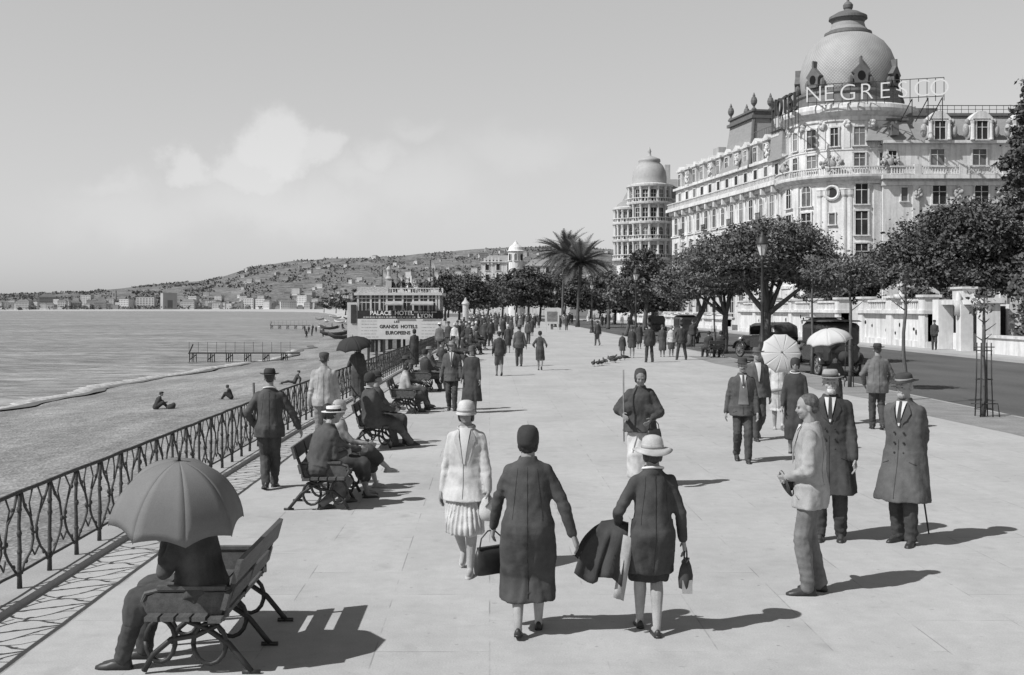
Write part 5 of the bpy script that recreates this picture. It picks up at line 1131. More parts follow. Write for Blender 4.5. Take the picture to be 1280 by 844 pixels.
# ---- motor cars ----------------------------------------------------------------------------------
PAINT = mat('black_coachwork', .03, .25, .2, 2, 0, 0, 1, .5); TYRE = mat('tyre_rubber', .05, .9); CANV = mat('hood_canvas', .07, .95, .2, 3, .2, .3, 30); CHR = mat('nickel', .45, .3, .1, 5, 0, 0, 1, .5, (1, 1, 1), .6)
def car(label, loc, rz, closed=True, group='motor cars parked at the kerb'):
    """length along y, front at +y"""
    t = thing('motor_car', label, 'car', loc, rz, group); mb = MB(); B2 = []
    def sec(y, w_, z0, z1, r=.12): return [V((x, y, z)) for x, z in ((-w_ + r, z0), (w_ - r, z0), (w_, z0 + r), (w_, z1 - r), (w_ - r, z1), (-w_ + r, z1), (-w_, z1 - r), (-w_, z0 + r))]
    mb.loft([sec(-1.75, .55, .5, 1.0), sec(-1.6, .68, .45, 1.2), sec(-.6, .74, .45, 1.25), sec(.45, .72, .45, 1.22), sec(.6, .5, .5, 1.15), sec(1.75, .34, .55, 1.08), sec(1.8, .30, .58, 1.05)]); mb.build('body', PAINT, t, True).data.polygons.foreach_set('use_smooth', [False] * len(mb.f))
    m2 = MB(); m2.loft([sec(1.78, .35, .52, 1.16, .08), sec(1.86, .34, .52, 1.15, .08)]); m2.build('radiator', CHR, t)
    if closed:
        m3 = MB(); m3.loft([sec(-1.62, .62, 1.15, 1.85), sec(-1.5, .70, 1.15, 2.02), sec(-.2, .72, 1.15, 2.08), sec(.52, .70, 1.15, 2.02)]); m3.build('cabin', PAINT, t)
        for s in (-1, 1):
            for y0, y1 in ((-1.25, -.6), (-.45, .3)): MB().box((s * .715, (y0 + y1) / 2, 1.55), (.03, y1 - y0, .5)).build('side_window', PANE, t)
        MB().box((0, .525, 1.6), (1.1, .03, .5)).build('windscreen', PANE, t); MB().box((0, -1.6, 1.6), (.7, .06, .32)).build('rear_window', PANE, t); MB().box((0, -.5, 2.1), (1.5, 2.25, .06), top=(.9, .94)).build('roof', CANV, t)
    else:
        m3 = MB(); m3.loft([[V((x * k, y, z)) for x in (-.7, -.6, 0, .6, .7) for z in ((zz if abs(x) < .65 else zz - .15),)] for y, zz, k in ((-1.7, 1.2, .9), (-1.55, 1.75, 1), (-1.0, 1.92, 1), (.2, 1.86, 1), (.5, 1.78, .98))], False, False); o = m3.build('folding_hood', CANV, t, True); so = o.modifiers.new('s', 'SOLIDIFY'); so.thickness = .05
        m3 = MB(); m3.loft([[V((-.63, -1.7, 1.15)), V((.63, -1.7, 1.15))], [V((-.66, -1.55, 1.72)), V((.66, -1.55, 1.72))]], False, False); m3.build('hood_rear', CANV, t)
        for s in (-1, 1): MB().tube([(s * .68, .5, 1.76), (s * .70, .55, 1.2)], .02, 5).build('windscreen_post', CHR, t); MB().tube([(s * .69, -.6, 1.8), (s * .70, -.5, 1.2)], .018, 5).build('hood_stay', IRON, t)
        MB().box((0, .55, 1.48), (1.3, .02, .5)).build('windscreen', PANE, t); MB().box((0, -.9, 1.1), (1.2, .3, .6)).build('seat', CANV, t)
    for s in (-1, 1):
        for y in (-1.15, 1.35):
            r = .40; pts = [(s * .72, y + (r + .12) * math.cos(R(a)), .4 + (r + .1) * math.sin(R(a))) for a in range(10 if y > 0 else -5, 175, 16)]; m5 = MB(); m5.loft([[V((p[0] - .13, p[1], p[2])), V((p[0] + .13, p[1], p[2])), V((p[0] + .13, p[1], p[2] - .03)), V((p[0] - .13, p[1], p[2] - .03))] for p in pts]); m5.build('mudguard', PAINT, t, True)
            wt = MB().tube([(s * .72, y + r * math.cos(R(a)) * .9, .4 + r * math.sin(R(a)) * .9) for a in range(0, 361, 15)], .05, 8).build('wheel', TYRE, t, True); m6 = MB()
            for a in range(0, 360, 30): m6.tube([(s * .72, y, .4), (s * .72, y + .33 * math.cos(R(a)), .4 + .33 * math.sin(R(a)))], .014, 5)
            m6.tube([(s * .66, y, .4), (s * .79, y, .4)], .06, 8); m6.tube([(s * .72, y + .31 * math.cos(R(a)), .4 + .31 * math.sin(R(a))) for a in range(0, 361, 20)], .022, 5); m6.build('rim', mat('spoke_paint', .2, .5), wt)
        MB().box((s * .74, .1, .36), (.26, 1.7, .05)).build('running_board', PAINT, t); MB().lathe([(.02, -.1), (.1, -.06), (.13, .06), (.12, .08)], (0, 0, 0), 12, M=Matrix.Translation((s * .42, 1.72, .98)) @ Matrix.Rotation(R(-90), 4, 'X')).build('headlight', CHR, t, True)
    m7 = MB(); m7.tube([(-.62, 1.35, .4), (.62, 1.35, .4)], .04, 6); m7.tube([(-.62, -1.15, .4), (.62, -1.15, .4)], .05, 6); m7.box((0, 0, .46), (.8, 3.4, .12)); m7.build('chassis', IRON, t); MB().tube([(0, -1.95, .75), (0, -1.8, .75)], .22, 12).build('spare_wheel', TYRE, t, True)
    return t
car('tall closed black taxi parked at the kerb behind the second parasol', (13.25, 44.2, -.12), R(4), True).scale = (1.05, 1.05, 1.0)
car('open black tourer with raised hood parked behind the white parasol', (14.5, 58.5, -.12), R(20), False).scale = (1.03, 1.05, .98)
car('closed black car standing out in the road beyond the taxi', (17.2, 58, -.12), R(-3), True); car('black car waiting farther along the kerb by the leaning tree', (14.6, 84, -.12), R(3), True); car('small dark open car far along the road under the trees', (16.0, 108, -.12), R(0), False)

# ---- promenade benches ---------------------------------------------------------------------------
def bench(label, loc, face, group='slatted benches along the promenade', proto={}):
    """2.2 m along y; face -1: sitters look to -x (sea), +1: look to +x"""
    if face in proto: return dup(proto[face], loc, 0, label)
    t = thing('park_bench', label, 'bench', loc, 0, group); t.scale = (1, 1, .92); f = face; L = 1.5
    for i in range(5): MB().box((f * (-.20 + .105 * i), 0, .43 - .012 * (i == 0)), (.088, L, .032)).build('seat_slat', WOOD, t)
    T = lambda x, z: Matrix.Translation((f * x, 0, z)) @ Matrix.Rotation(R(-f * 14), 4, 'Y')
    for x, z, h_ in ((-.27, .555, .12), (-.345, .77, .17)): MB().box((0, 0, 0), (.032, L, h_), M=T(x, z)).build('back_board', WOOD, t)
    for y in (-L / 2 + .12, 0, L / 2 - .12):
        e = MB(); P = lambda pts: [(f * x, y, z) for x, z in pts]
        e.tube(P([(-.22, .40), (-.29, .62), (-.36, .84)]), .02, 7); e.tube(P([(-.24, .40), (.27, .40)]), .018, 7)
        e.tube(P([(-.42, .02), (-.36, .10), (-.27, .22), (-.12, .33), (.02, .39)]), .021, 7); e.tube(P([(.30, .02), (.24, .14), (.12, .25), (-.05, .28), (-.2, .36)]), .021, 7)
        e.tube(P([(.25 + .10 * math.cos(R(a)) - .06, .24 + .155 * math.sin(R(a))) for a in range(0, 361, 24)]), .017, 7); e.tube(P([(-.14 + .11 * math.cos(R(a)), .22 + .15 * math.sin(R(a))) for a in range(0, 361, 24)]), .017, 7); e.tube(P([(-.48, .015), (-.36, .015)]), .018, 6)
        e.build('iron_leg', IRON, t, True)
        if y: a = MB(); a.tube(P([(-.30, .62), (-.1, .615), (.2, .61), (.29, .585), (.31, .53), (.27, .45), (.24, .41)]), .017, 7); a.box((f * -.02, y, .63), (.46, .055, .025)); a.build('arm_rest', WOOD, t); pn = MB(); pn.loft([[V((f * x, y + s, z)) for x, z in ((-.27, .42), (.26, .42), (.285, .50), (.27, .565), (.22, .59), (-.27, .60))] for s in (-.016, .016)]); pn.build('side_panel', WOOD, t)
    proto[face] = t; return t
BN = {}
for i, (D, lab, f) in enumerate(((8.15, 'nearest bench facing the sea under the man with the umbrella', -1), (14.25, 'second bench facing inland with the straw boater man', 1), (20.15, 'third bench facing inland with the couple in dark hats', 1), (26.65, 'fourth bench facing inland with the bareheaded sitter', 1), (33.35, 'fifth bench facing inland holding one wrapped sitter', 1), (40, 'sixth bench beyond the wrapped sitter', 1), (46.5, 'seventh bench in the start of the seated crowd', 1), (53, 'eighth bench in the middle of the seated crowd', 1), (60, 'ninth bench towards the end of the seated crowd', 1), (67, 'tenth and farthest bench of the seated crowd', 1))):
    x = -2.02 if i < 5 else -1.95 + (D - 33) * .035; BN[i] = bench(lab, (x, D, 0), f); BN[i]['group'] = 'slatted benches along the promenade'
o = bench('lone bench at the kerb with two sitters seen from behind', (11.3, 56.2, 0), -1); o.rotation_euler = (0, 0, R(-80)); o.scale = (1, .55, 1)

# ---- beach: jetties, boats, cabins ---------------------------------------------------------------
def jetty(label, x0, x1, y, zd, rail, n, group='bathing jetties'):
    t = thing('jetty', label, 'jetty', (x0, y, -3), 0, group); L = x1 - x0; mb = MB(); mb.box((L / 2, 0, zd + 3), (L, 1.3, .11)); mb.build('deck', TIM, t)
    for i in range(n):
        x = L * (i + .05) / n; a = MB()
        for dy in (-.5, .5): a.tube([(x, dy, -1.2), (x + .05, dy, zd + 3)], .06, 6); a.tube([(x + .5, dy, -1.2), (x + .45, dy, zd + 3)], .05, 6)
        a.tube([(x, -.5, .2), (x + .45, .5, zd + 2.8)], .05, 5); a.build('trestle', TIM, t)
    a = MB(); 
    for i in range(n * 2): a.tube([(L * i / n / 2 + .1, -.55, zd + 3), (L * i / n / 2 + .1, -.55, zd + 3 + rail)], .022, 4)
    a.tube([(L * .15, -.55, zd + 3 + rail), (L * .75, -.55, zd + 3 + rail)], .012, 4); a.tube([(.1, -.55, zd + 3), (.5, -.55, zd + 3 + rail * .8)], .07, 5); a.build('hand_rail', TIM, t); return t
jetty('nearer wooden jetty on trestles with thin hand rails reaching into the sea', xat(237, 115), xat(374, 115), 115, -2.1, 1.15, 6); jetty('farther low wooden jetty with a few bathers near the bend', xat(338, 300), xat(388, 300), 300, -2.0, 1.3, 5)
def boat(label, loc, rz, s, m):
    t = thing('rowing_boat', label, 'boat', loc, rz, 'boats drawn up on the beach'); rr = []
    for y, w_, z0 in ((-2.2, .35, .25), (-1.6, .62, .08), (0, .78, 0), (1.4, .55, .1), (2.3, .05, .45)): rr.append([V((w_ * math.sin(R(a)) * 1.0, y, z0 + .62 * (1 - math.cos(R(a))) * .9 + (.12 if abs(y) > 1.5 else 0))) for a in range(-90, 91, 18)])
    mb = MB(); mb.loft(rr, False, False); o = mb.build('hull', m, t, True); so = o.modifiers.new('s', 'SOLIDIFY'); so.thickness = .05
    for y in (-1, .4): MB().box((0, y, .42), (1.3, .22, .04)).build('thwart', TIM, t)
    t.scale = (s, s, s); return t
q = random.Random(9); BM = [mat('boat_dark', .06), mat('boat_white', .5), mat('boat_grey', .2)]
for i, (px, py) in enumerate(((412, 412), (425, 404), (436, 415), (418, 420), (402, 411), (440, 407), (430, 424), (408, 403), (421, 398), (436, 399), (413, 396), (400, 400))):
    D = (EYE + 2.3) * F / (py - HY); boat('small boat drawn up on the shingle before the bathing pavilion', (xat(px, D), D, -2.35), R(q.uniform(20, 120)), 1.1, BM[i % 3])
for i, (px, py) in enumerate(((492, 432), (470, 436), (480, 433))):
    D = (EYE + 2.2) * F / (py + 4 - HY); t = thing('beach_cabin', 'low dark bathing cabin on the beach below the railing', 'cabin', (xat(px, D), D, -2.2), R(20), 'bathing cabins below the railing'); MB().box((0, 0, .75), (1.4, 1.3, 1.5)).build('wall', TIM, t); mb = MB(); mb.prism([(-.85, 1.5), (.85, 1.5), (0, 2.0)], 1.5, Matrix.Translation((0, .75, 0)) @ Matrix.Rotation(R(90), 4, 'X')); mb.build('roof', mat('boat_grey', .2), t); MB().box((0, -.665, .65), (.6, .03, 1.2)).build('door', mat('boat_white', .5), t)
# advertising pillar and notice board in the far crowd
t = thing('advertising_column', 'pale round advertising pillar standing in the far crowd', 'column', (xat(582, 135), 135, 0)); MB().lathe([(.45, 0), (.45, .3), (.36, .34), (.36, 2.9), (.48, 3.0), (.46, 3.15), (.2, 3.45), (.05, 3.8)], (0, 0, 0), 18).build('shaft', mat('poster_paper', .45, .9, .25, 3), t)
t = thing('notice_board', 'white framed notice board on two legs near the slender palm', 'notice board', (xat(690, 118), 118, 0)); MB().box((0, 0, 1.7), (1.5, .1, 1.7)).build('frame', WP, t); MB().box((0, -.07, 1.65), (1.05, .04, 1.0)).build('panel', mat('poster_grey', .18, .9, .4, 4), t)
for s in (-1, 1): MB().box((s * .6, 0, .42), (.1, .1, .84)).build('leg', WP, t)
# ---- the people ----------------------------------------------------------------------------------
def at(px, D, z=0): return V((xat(px, D), D, z))
WALK = lambda s=.13, p=30: dict(feet=((-.045, s, 0), (.045, -s, 0)), pitch=(0, p))
WALKR = lambda s=.13, p=30: dict(feet=((-.045, -s, 0), (.045, s, 0)), pitch=(p, 0))
# two women walking away
ja = person('woman in long dark coat walking away with black bag at her left', gp(660, 797), 1.60, -4, 2, female=True, feet=((-.045, -.03, 0), (.045, .15, .0)), pitch=(8, 0), hands=((-.17, .12, .50), (.235, -.02, .44)), poles=(V((-1, -.4, 0)), V((.6, -.5, .1))),
            top='coat', tc=.05, hem=.165, flare=.012, bottom='skirt', bc=.04, bhem=.2, legs=.34, hat='toque', hc=.03, hair=.025, bob=True, bulk=1.14)
handbag('black handbag hanging from the left hand of the woman in the long dark coat', ja['wr'][0] + V((-.02, .02, -.17)), (.30, .10, .20), R(35), None, .13)
jb = person('woman in pale brimmed hat walking away with short dark coat and light stockings', gp(816, 796), 1.52, 4, 2, female=True, feet=((-.03, .17, .0), (.02, .0, 0)), pitch=(0, 0), hands=((-.15, .10, .54), (.165, .04, .47)), poles=(V((-.6, -.8, 0)), V((.5, -.8, 0))),
            top='coat', tc=.045, hem=.30, flare=.02, bottom='skirt', bc=.03, bhem=.255, legs=.34, hat='wide', hc=.42, band=.3, hair=.05, bob=True, neck=.6)
handbag('small bag with pale tag in the right hand of the woman in the pale hat', jb['wr'][1] + V((.02, .02, -.16)), (.17, .10, .20), R(70), cloth(.04), .10)
t = thing('parcel_tag', 'small pale square packet hanging below the bag of the woman in the pale hat', 'packet', jb['wr'][1] + V((.02, -.05, -.34))); MB().box((0, 0, 0), (.075, .02, .10)).build('packet', cloth(.3), t); MB().tube([(0, 0, .05), (0, .03, .14)], .005, 5).build('string', cloth(.05), t)
w0 = jb['wr'][0]; el_ = w0 + V((-.02, -.05, 0)); t = thing('draped_coat', 'dark coat with pale lining over the left arm of the woman in the pale hat', 'coat', w0); mb = MB(); rows = []
for i in range(15):
    u = i / 14; row = []
    for j in range(13):
        v = j / 12 - .5; fold = .028 * math.sin(v * 17 + 1.3 * u) * u + .012 * math.sin(v * 31 + u * 4) * u
        top = V((v * .20 - .03, -.05 * v, .055 - .04 * abs(v))); bot = V((v * .40 - .20 + .05 * (v < 0), -.08, -.30 - .12 * (v + .5) + .05 * math.sin(v * 6)))
        p = top.lerp(bot, u) + V((-.05 * math.sin(u * 3.14) * (v < 0) * abs(v), -.09 * math.sin(min(u * 3, 1) * 1.57) + fold, .03 * math.sin(u * 3.14))); row.append(p)
    rows.append(row)
mb.loft(rows, False, False); rows = [[V((p.x * .9 - .01, p.y * -.55 + .02, p.z * .8)) for p in r] for r in rows]; mb.loft(rows, False, False)
o = mb.build('coat_cloth', cloth(.04), t, True); s_ = o.modifiers.new('s', 'SOLIDIFY'); s_.thickness = .014; s_.offset = 0
mb = MB(); rows = [[V((.02 + .026 * j - .010 * i, -.155 + .014 * math.sin(j * 2 + i * .4), -.03 - .058 * i - .01 * j)) for j in range(4)] for i in range(9)]; mb.loft(rows, False, False); o = mb.build('lining', cloth(.36), t, True); s_ = o.modifiers.new('s', 'SOLIDIFY'); s_.thickness = .012
# woman in white coming towards us
jc = person('woman in white jacket and pleated skirt walking towards the camera in a pale cloche', gp(583, 714), 1.60, 172, 2, female=True, feet=((-.04, .11, 0), (.04, -.13, 0)), pitch=(0, 32), hands=((-.155, .10, .40), (.145, .02, .44)),
            top='jacket', tc=.46, hem=.42, flare=.03, bottom='skirt', bc=.46, bhem=.235, pleats=34, legs=.30, hat='cloche', hc=.46, band=.34, hair=.04, bob=True, shirt=.5, neck=.36, shoes=.4, skin=.22, bulk=1.06)
t = thing('white_bag', 'white soft bag held in the hand of the woman in white', 'bag', jc['wr'][0] + V((0, -.02, -.12))); mb = MB(); mb.lathe([(.02, .08), (.05, .06), (.08, .0), (.09, -.08), (.07, -.14), (.01, -.15)], (0, 0, 0), 14, 1, .5); mb.build('bag_body', cloth(.46), t, True); MB().tube([(-.04, 0, .05), (0, 0, .12), (.04, 0, .05)], .005, 5).build('strap', cloth(.4), t)
# men standing right
jd = person('bareheaded grey haired man in pale tweed jacket standing in profile facing left', gp(1014, 741), 1.70, 72, 2, feet=((-.06, .01, 0), (.05, -.04, 0)), toe=(-12, 14), lean=1, hands=((-.04, .115, .575), (.045, .10, .56)), poles=(V((-.8, -.7, 0)), V((.8, -.7, 0))), curl=(60, 60),
            tc=.33, hem=.435, bottom='trousers', bc=.15, hair=.09, beard=.12, shirt=.7, tie=.05, head=(8, -4), bulk=1.04)
t = thing('held_hat', 'dark soft hat held in front by the bareheaded man in pale tweed', 'hat', (jd['wr'][0] + jd['wr'][1]) / 2 + V((-.07, .02, -.07))); a, bd = hat_mesh('fedora', Matrix.Rotation(R(70), 4, 'Y')); a.v = [tuple(V(p) * 1.5) for p in a.v]; a.build('felt', cloth(.035), t, True)
person('white bearded man in long black coat and grey hat behind the man in pale tweed', gp(1038, 674), 1.77, 162, 2, feet=((-.06, .0, 0), (.06, .03, 0)), hands=((-.14, .08, .46), (.17, .06, .47)), top='coat', tc=.04, hem=.285, flare=.03, bc=.035, hat='fedora', hc=.26, band=.08, hair=.4, beard=.5, beardless=False, shirt=.7, tie=.03, skin=.3, bulk=1.08, head=(6, 0))
je = person('man in double breasted grey overcoat with cane behind his back and a dark hat', gp(1131, 679), 1.74, 138, 2, feet=((-.055, .04, 0), (.055, -.04, 0)), toe=(-10, 12), hands=((-.05, -.15, .50), (.05, -.15, .48)), poles=(V((-1, -.35, 0)), V((1, -.35, 0))), curl=(60, 60),
            top='coat', tc=.085, hem=.265, flare=.04, bc=.04, hat='fedora', hc=.045, band=.28, hair=.3, beard=.35, beardless=False, shirt=.7, tie=.04, skin=.3, bulk=1.1, head=(-14, -6))
c0 = (je['wr'][0] + je['wr'][1]) / 2 + V((.06, .06, -.02)); stick('walking_cane', 'slim dark cane held behind the man in the grey overcoat', 'cane', c0, V((xat(1161, 12.2), 12.2, .0)), .012)
# woman with the stick
D = 15.4; jf = person('woman wrapped in dark shawl with long pale skirt holding up a thin stick', at(800, D), 1.62, 176, 2, female=True, feet=((-.05, .05, 0), (.05, -.06, 0)), hands=((-.08, .15, .57), (.15, .14, .61)), poles=(V((-.5, -.1, -.9)), V((.6, -.1, -.9))), top='cape', tc=.05, hem=.47, flare=.02, bottom='skirt', bc=.46, bhem=.09, hat='scarf', hc=.04, hair=.04, bulk=1.18, skin=.22, lean=9, head=(0, -10))
stick('closed_parasol', 'thin pale closed stick held upright by the woman in the dark shawl', 'stick', jf['wr'][1] + V((0, -.03, .62)), jf['wr'][1] + V((.01, -.03, -.35)), .012, cloth(.2), False)
handbag('small dark handbag at the hip of the woman in the dark shawl', jf['wr'][0] + V((.04, -.03, -.12)), (.2, .08, .15), R(10), None, .12)
# man with waistcoat and others towards the parasols
person('man in open dark jacket and checked waistcoat walking towards the camera', gp(928, 577), 1.64, 174, 2, **WALK(.09, 20), hands=((-.14, .06, .44), (.16, -.02, .44)), tc=.065, hem=.45, bc=.045, vest=.15, shirt=.7, tie=.05, hat='fedora', hc=.035, hair=.08, beard=.08, bulk=1.08)
person('man in grey jacket and hat half hidden behind the man with the waistcoat', at(946, 21), 1.72, 182, 1, **WALKR(), tc=.08, bc=.05, hat='fedora', hc=.09, hair=.1, shirt=.7, bulk=1.08)
jg = person('woman in white dress under the round white parasol', gp(973, 538), 1.58, -14, 2, female=True, **WALK(.1, 30), hands=((-.15, .05, .5), (.06, .10, .70)), poles=(V((-1, -.5, 0)), V((1, -.2, -.6))), top='dress', tc=.48, hem=.25, bottom='none', legs=.3, hat='cloche', hc=.5, hair=.06, bob=True, shoes=.4, sash=.2)
PAR = mat('parasol_silk', .52, .8, .06, 4, .04, .1, 60); UMB = mat('umbrella_cotton', .165, .85, .18, 2.5, .08, .2, 120); UMD = mat('umbrella_black', .04, .85, .2, 3, .1, .2, 120)
def uat(px, py, D): return V((xat(px, D), D, zat(py, D)))
umbrella('round white parasol held over the shoulder showing its full disc to the camera', uat(978, 441, 21.8), (0, .97, -.16), .40, .12, PAR, 10, .75, 'parasol', .05)
umbrella('second white parasol seen from the side with drooping rim', uat(1034, 411, 23.6), (.20, .10, -1), .47, .29, PAR, 8, .9, 'parasol', .05, 1.05)
person('woman in dark coat under the second white parasol', at(1043, 23.7), 1.50, 176, 1, female=True, hands=((-.12, .13, .62), (.02, .16, .68)), top='coat', tc=.045, hem=.2, bottom='skirt', bc=.04, bhem=.2, legs=.2, hat='toque', hc=.035, hair=.03, bob=True)
person('woman in long black coat with pale collar beside the white dress', gp(994, 566), 1.60, 165, 1, female=True, hands=((-.14, .06, .44), (.13, .08, .48)), top='coat', tc=.038, hem=.14, bottom='skirt', bc=.03, bhem=.15, legs=.2, hat='toque', hc=.03, hair=.03, bob=True, neck=.55)
person('man in striped grey hunting jacket seen from behind near the kerb', gp(1097, 537), 1.72, -6, 2, **WALK(.06, 10), hands=((-.13, .10, .52), (.13, .10, .52)), poles=(V((-1, -.6, 0)), V((1, -.6, 0))), tc=.13, hem=.43, bc=.045, hat='fedora', hc=.04, band=.03, hair=.08, bulk=1.08)
# left side walkers
jh = person('man in dark suit and wide hat striding along the railing, one hand in pocket', gp(337, 612), 1.64, 8, 2, feet=((-.03, -.03, 0), (.03, .14, 0)), pitch=(10, 0), toe=(-14, 10), hands=((-.125, .05, .53), (.255, .04, .48)), poles=(V((-1, -.8, 0)), V((.6, -.6, .2))), tc=.06, hem=.435, flare=.01, bc=.05, hat='fedora', hc=.035, band=.02, hair=.05, neck=.6, bulk=1.05)
stick('walking_cane', 'dark cane carried upright at the left shoulder of the man in the wide hat', 'cane', jh['sh'][0] + V((-.10, .16, .16)), jh['wr'][0] + V((-.0, .05, -.05)), .016, None, False)
person('man in pale jacket and dark cap at the railing with his back turned', at(405, 18.9), 1.70, 4, 2, feet=((-.05, .03, 0), (.05, -.04, 0)), hands=((-.15, .04, .46), (.15, .06, .46)), tc=.33, hem=.475, bc=.2, hat='cap', hc=.06, hair=.06)
jk = person('woman in dark coat at the railing under a tilted black umbrella', gp(447, 506), 1.56, -6, 1, female=True, hands=((-.10, .14, .66), (.14, .04, .46)), top='coat', tc=.05, hem=.14, bottom='skirt', bc=.04, bhem=.18, legs=.12, hat='toque', hc=.03, hair=.03, bob=True)
umbrella('black umbrella with scalloped rim over the woman at the railing', uat(441, 421.5, 28.2), (.10, .25, -1), .47, .27, UMD, 8, .9, 'umbrella')
person('tall woman in black coat to the ankles standing against the railing', gp(518, 459), 1.58, 15, 1, female=True, hands=((-.1, .12, .5), (.1, .12, .5)), top='coat', tc=.036, hem=.07, flare=.02, bottom='skirt', bc=.03, bhem=.08, legs=.06, hat='toque', hc=.03, hair=.03, bob=True)
person('man in grey suit and pale hat beside the fourth bench facing the camera', gp(565, 513), 1.64, 176, 2, **WALK(.05, 10), hands=((-.14, .06, .47), (.16, .05, .47)), tc=.075, hem=.43, bc=.05, shirt=.7, tie=.1, hat='fedora', hc=.2, hair=.1, bulk=1.12)
person('woman in wide dark coat next to the man in the grey suit', gp(590, 516), 1.56, 168, 1, female=True, hands=((-.14, .08, .45), (.14, .08, .5)), top='coat', tc=.042, hem=.18, flare=.03, bottom='skirt', bc=.03, bhem=.18, legs=.15, hat='cloche', hc=.07, hair=.04, bob=True, bulk=1.15, neck=.3)
# middle distance walkers
person('boyish man in dark jacket and knee breeches walking away in mid promenade', gp(624, 470), 1.62, 6, 1, **WALK(.09, 25), tc=.045, hem=.45, bottom='breeches', bc=.09, hat='cap', hc=.035, hair=.04, hands=((-.14, .08, .5), (.14, .08, .5)), legs=.2)
person('broad man in grey suit walking away between boy and woman', gp(649, 458), 1.74, 3, 1, **WALK(.06, 15), tc=.075, hem=.44, bc=.06, hat='fedora', hc=.09, hair=.05, bulk=1.1, hands=((-.15, 0, .44), (.18, -.02, .43)))
person('woman in belted dark dress walking away right of the broad man', gp(675, 463), 1.56, -8, 1, female=True, **WALK(.08, 30), top='coat', tc=.06, hem=.27, flare=-.01, bottom='skirt', bc=.05, bhem=.25, legs=.25, hat='toque', hc=.03, hair=.03, hands=((-.16, .07, .6), (.16, .07, .6)))
for i, (lab, px, py, h_, yw, kw) in enumerate([
    ('woman with pale hat just beyond the broad man', 635, 441, 1.56, 4, dict(female=True, top='coat', tc=.045, hem=.3, bottom='skirt', bc=.04, legs=.25, hat='cloche', hc=.5, hair=.03)),
    ('thin man in hat crossing beyond the grey suit', 660, 430, 1.66, -30, dict(tc=.06, bc=.05, hat='fedora', hc=.06)),
    ('man walking alone in the empty middle of the promenade', 747, 432, 1.66, 20, dict(tc=.05, bc=.09, hat='cap', hc=.05, **WALK(.1, 25))),
    ('man in black at the far left of the trio by the slender palm', 690, 412, 1.68, 160, dict(tc=.04, bc=.04, hat='bowler', hc=.03)),
    ('woman in black in the middle of the trio by the slender palm', 700, 412, 1.6, 200, dict(female=True, top='coat', tc=.04, hem=.2, bottom='skirt', bc=.04, legs=.1, hat='toque', hc=.04)),
    ('man in dark coat at the right of the trio by the slender palm', 708, 413, 1.68, 180, dict(top='coat', tc=.045, hem=.3, bc=.1, hat='fedora', hc=.05)),
    ('small girl at the left of the group by the leaning tree', 778, 448, 1.25, 180, dict(female=True, top='dress', tc=.05, hem=.3, bottom='none', legs=.2, hat='cloche', hc=.06)),
    ('woman in short dark coat with bare calves in the group by the leaning tree', 790, 447, 1.55, 174, dict(female=True, top='coat', tc=.042, hem=.33, flare=.03, bottom='skirt', bc=.04, bhem=.32, legs=.3, hat='cloche', hc=.04)),
    ('big man in black coat seen from behind in the group by the leaning tree', 812, 453, 1.78, 10, dict(top='coat', tc=.035, hem=.42, bc=.04, hat='fedora', hc=.035, bulk=1.15, feet=((-.09, 0, 0), (.09, .03, 0)))),
    ('slim woman in grey between the big man and the pale jacket', 828, 446, 1.62, 180, dict(female=True, top='coat', tc=.06, hem=.2, bottom='skirt', bc=.05, legs=.2, hat='toque', hc=.05)),
    ('woman in pale jacket and dark skirt in the group by the leaning tree', 839, 446, 1.58, 190, dict(female=True, top='jacket', tc=.5, hem=.46, bottom='skirt', bc=.06, bhem=.25, legs=.2, hat='cloche', hc=.2)),
    ('man in black standing legs apart at the right of the group by the leaning tree', 852, 450, 1.76, 4, dict(tc=.035, hem=.44, bc=.035, hat='fedora', hc=.04, feet=((-.13, 0, 0), (.13, .02, 0)))),
    ('woman in dark coat on the edge of the group below the second lamp', 799, 436, 1.58, 185, dict(female=True, top='coat', tc=.045, hem=.22, bottom='skirt', bc=.04, legs=.2, hat='toque', hc=.04)),
    ('man in dark suit behind the group under the leaning tree', 866, 434, 1.7, 170, dict(tc=.04, bc=.04, hat='bowler', hc=.03))]): person(lab, gp(px, py), h_, yw, 1, **kw)
person('man in dark suit standing before the hotel wall beside the portal', V((xat(1168, 66), 66, .03)), 1.74, 150, 1, tc=.04, bc=.04, hat='cap', hc=.04, hands=((-.08, .1, .52), (.08, .1, .5)))
# ---- seated people -------------------------------------------------------------------------------
def seated(label, loc, yaw, h=1.66, det=1, feet=((-.07, .31, 0), (.07, .28, 0)), hands=((-.06, .20, .40), (.06, .22, .40)), sit=.30, lean=-4, **k): return person(label, loc, h, yaw, det, feet=feet, hands=hands, sit=sit, lean=lean, **k)
js = seated('person in dark coat sitting on the nearest bench hidden under a grey umbrella', V((-1.97, 7.72, 0)), 88, 1.68, 2, feet=((-.07, .31, 0), (.07, .27, 0)), hands=((-.02, .15, .50), (.09, .13, .35)), poles=(V((-1, -.4, -.6)), None), top='coat', tc=.055, hem=.4, lap=True, bc=.045, hat='bowler', hc=.03, hair=.05, bulk=1.25, lean=12)
umbrella('large grey cotton umbrella open over the person on the nearest bench', uat(224, 576, 7.55), (-.09, .22, -1), .45, .43, UMB, 8, .82, 'umbrella', .07, .95)
seated('man in straw boater turned away on the second bench', V((-2.12, 13.72, 0)), -48, 1.66, 2, feet=((-.07, .30, 0), (.05, .02, 0)), tc=.06, hem=.42, bc=.14, hat='boater', hc=STRAW, band=.02, hair=.05, bulk=1.16, lean=20)
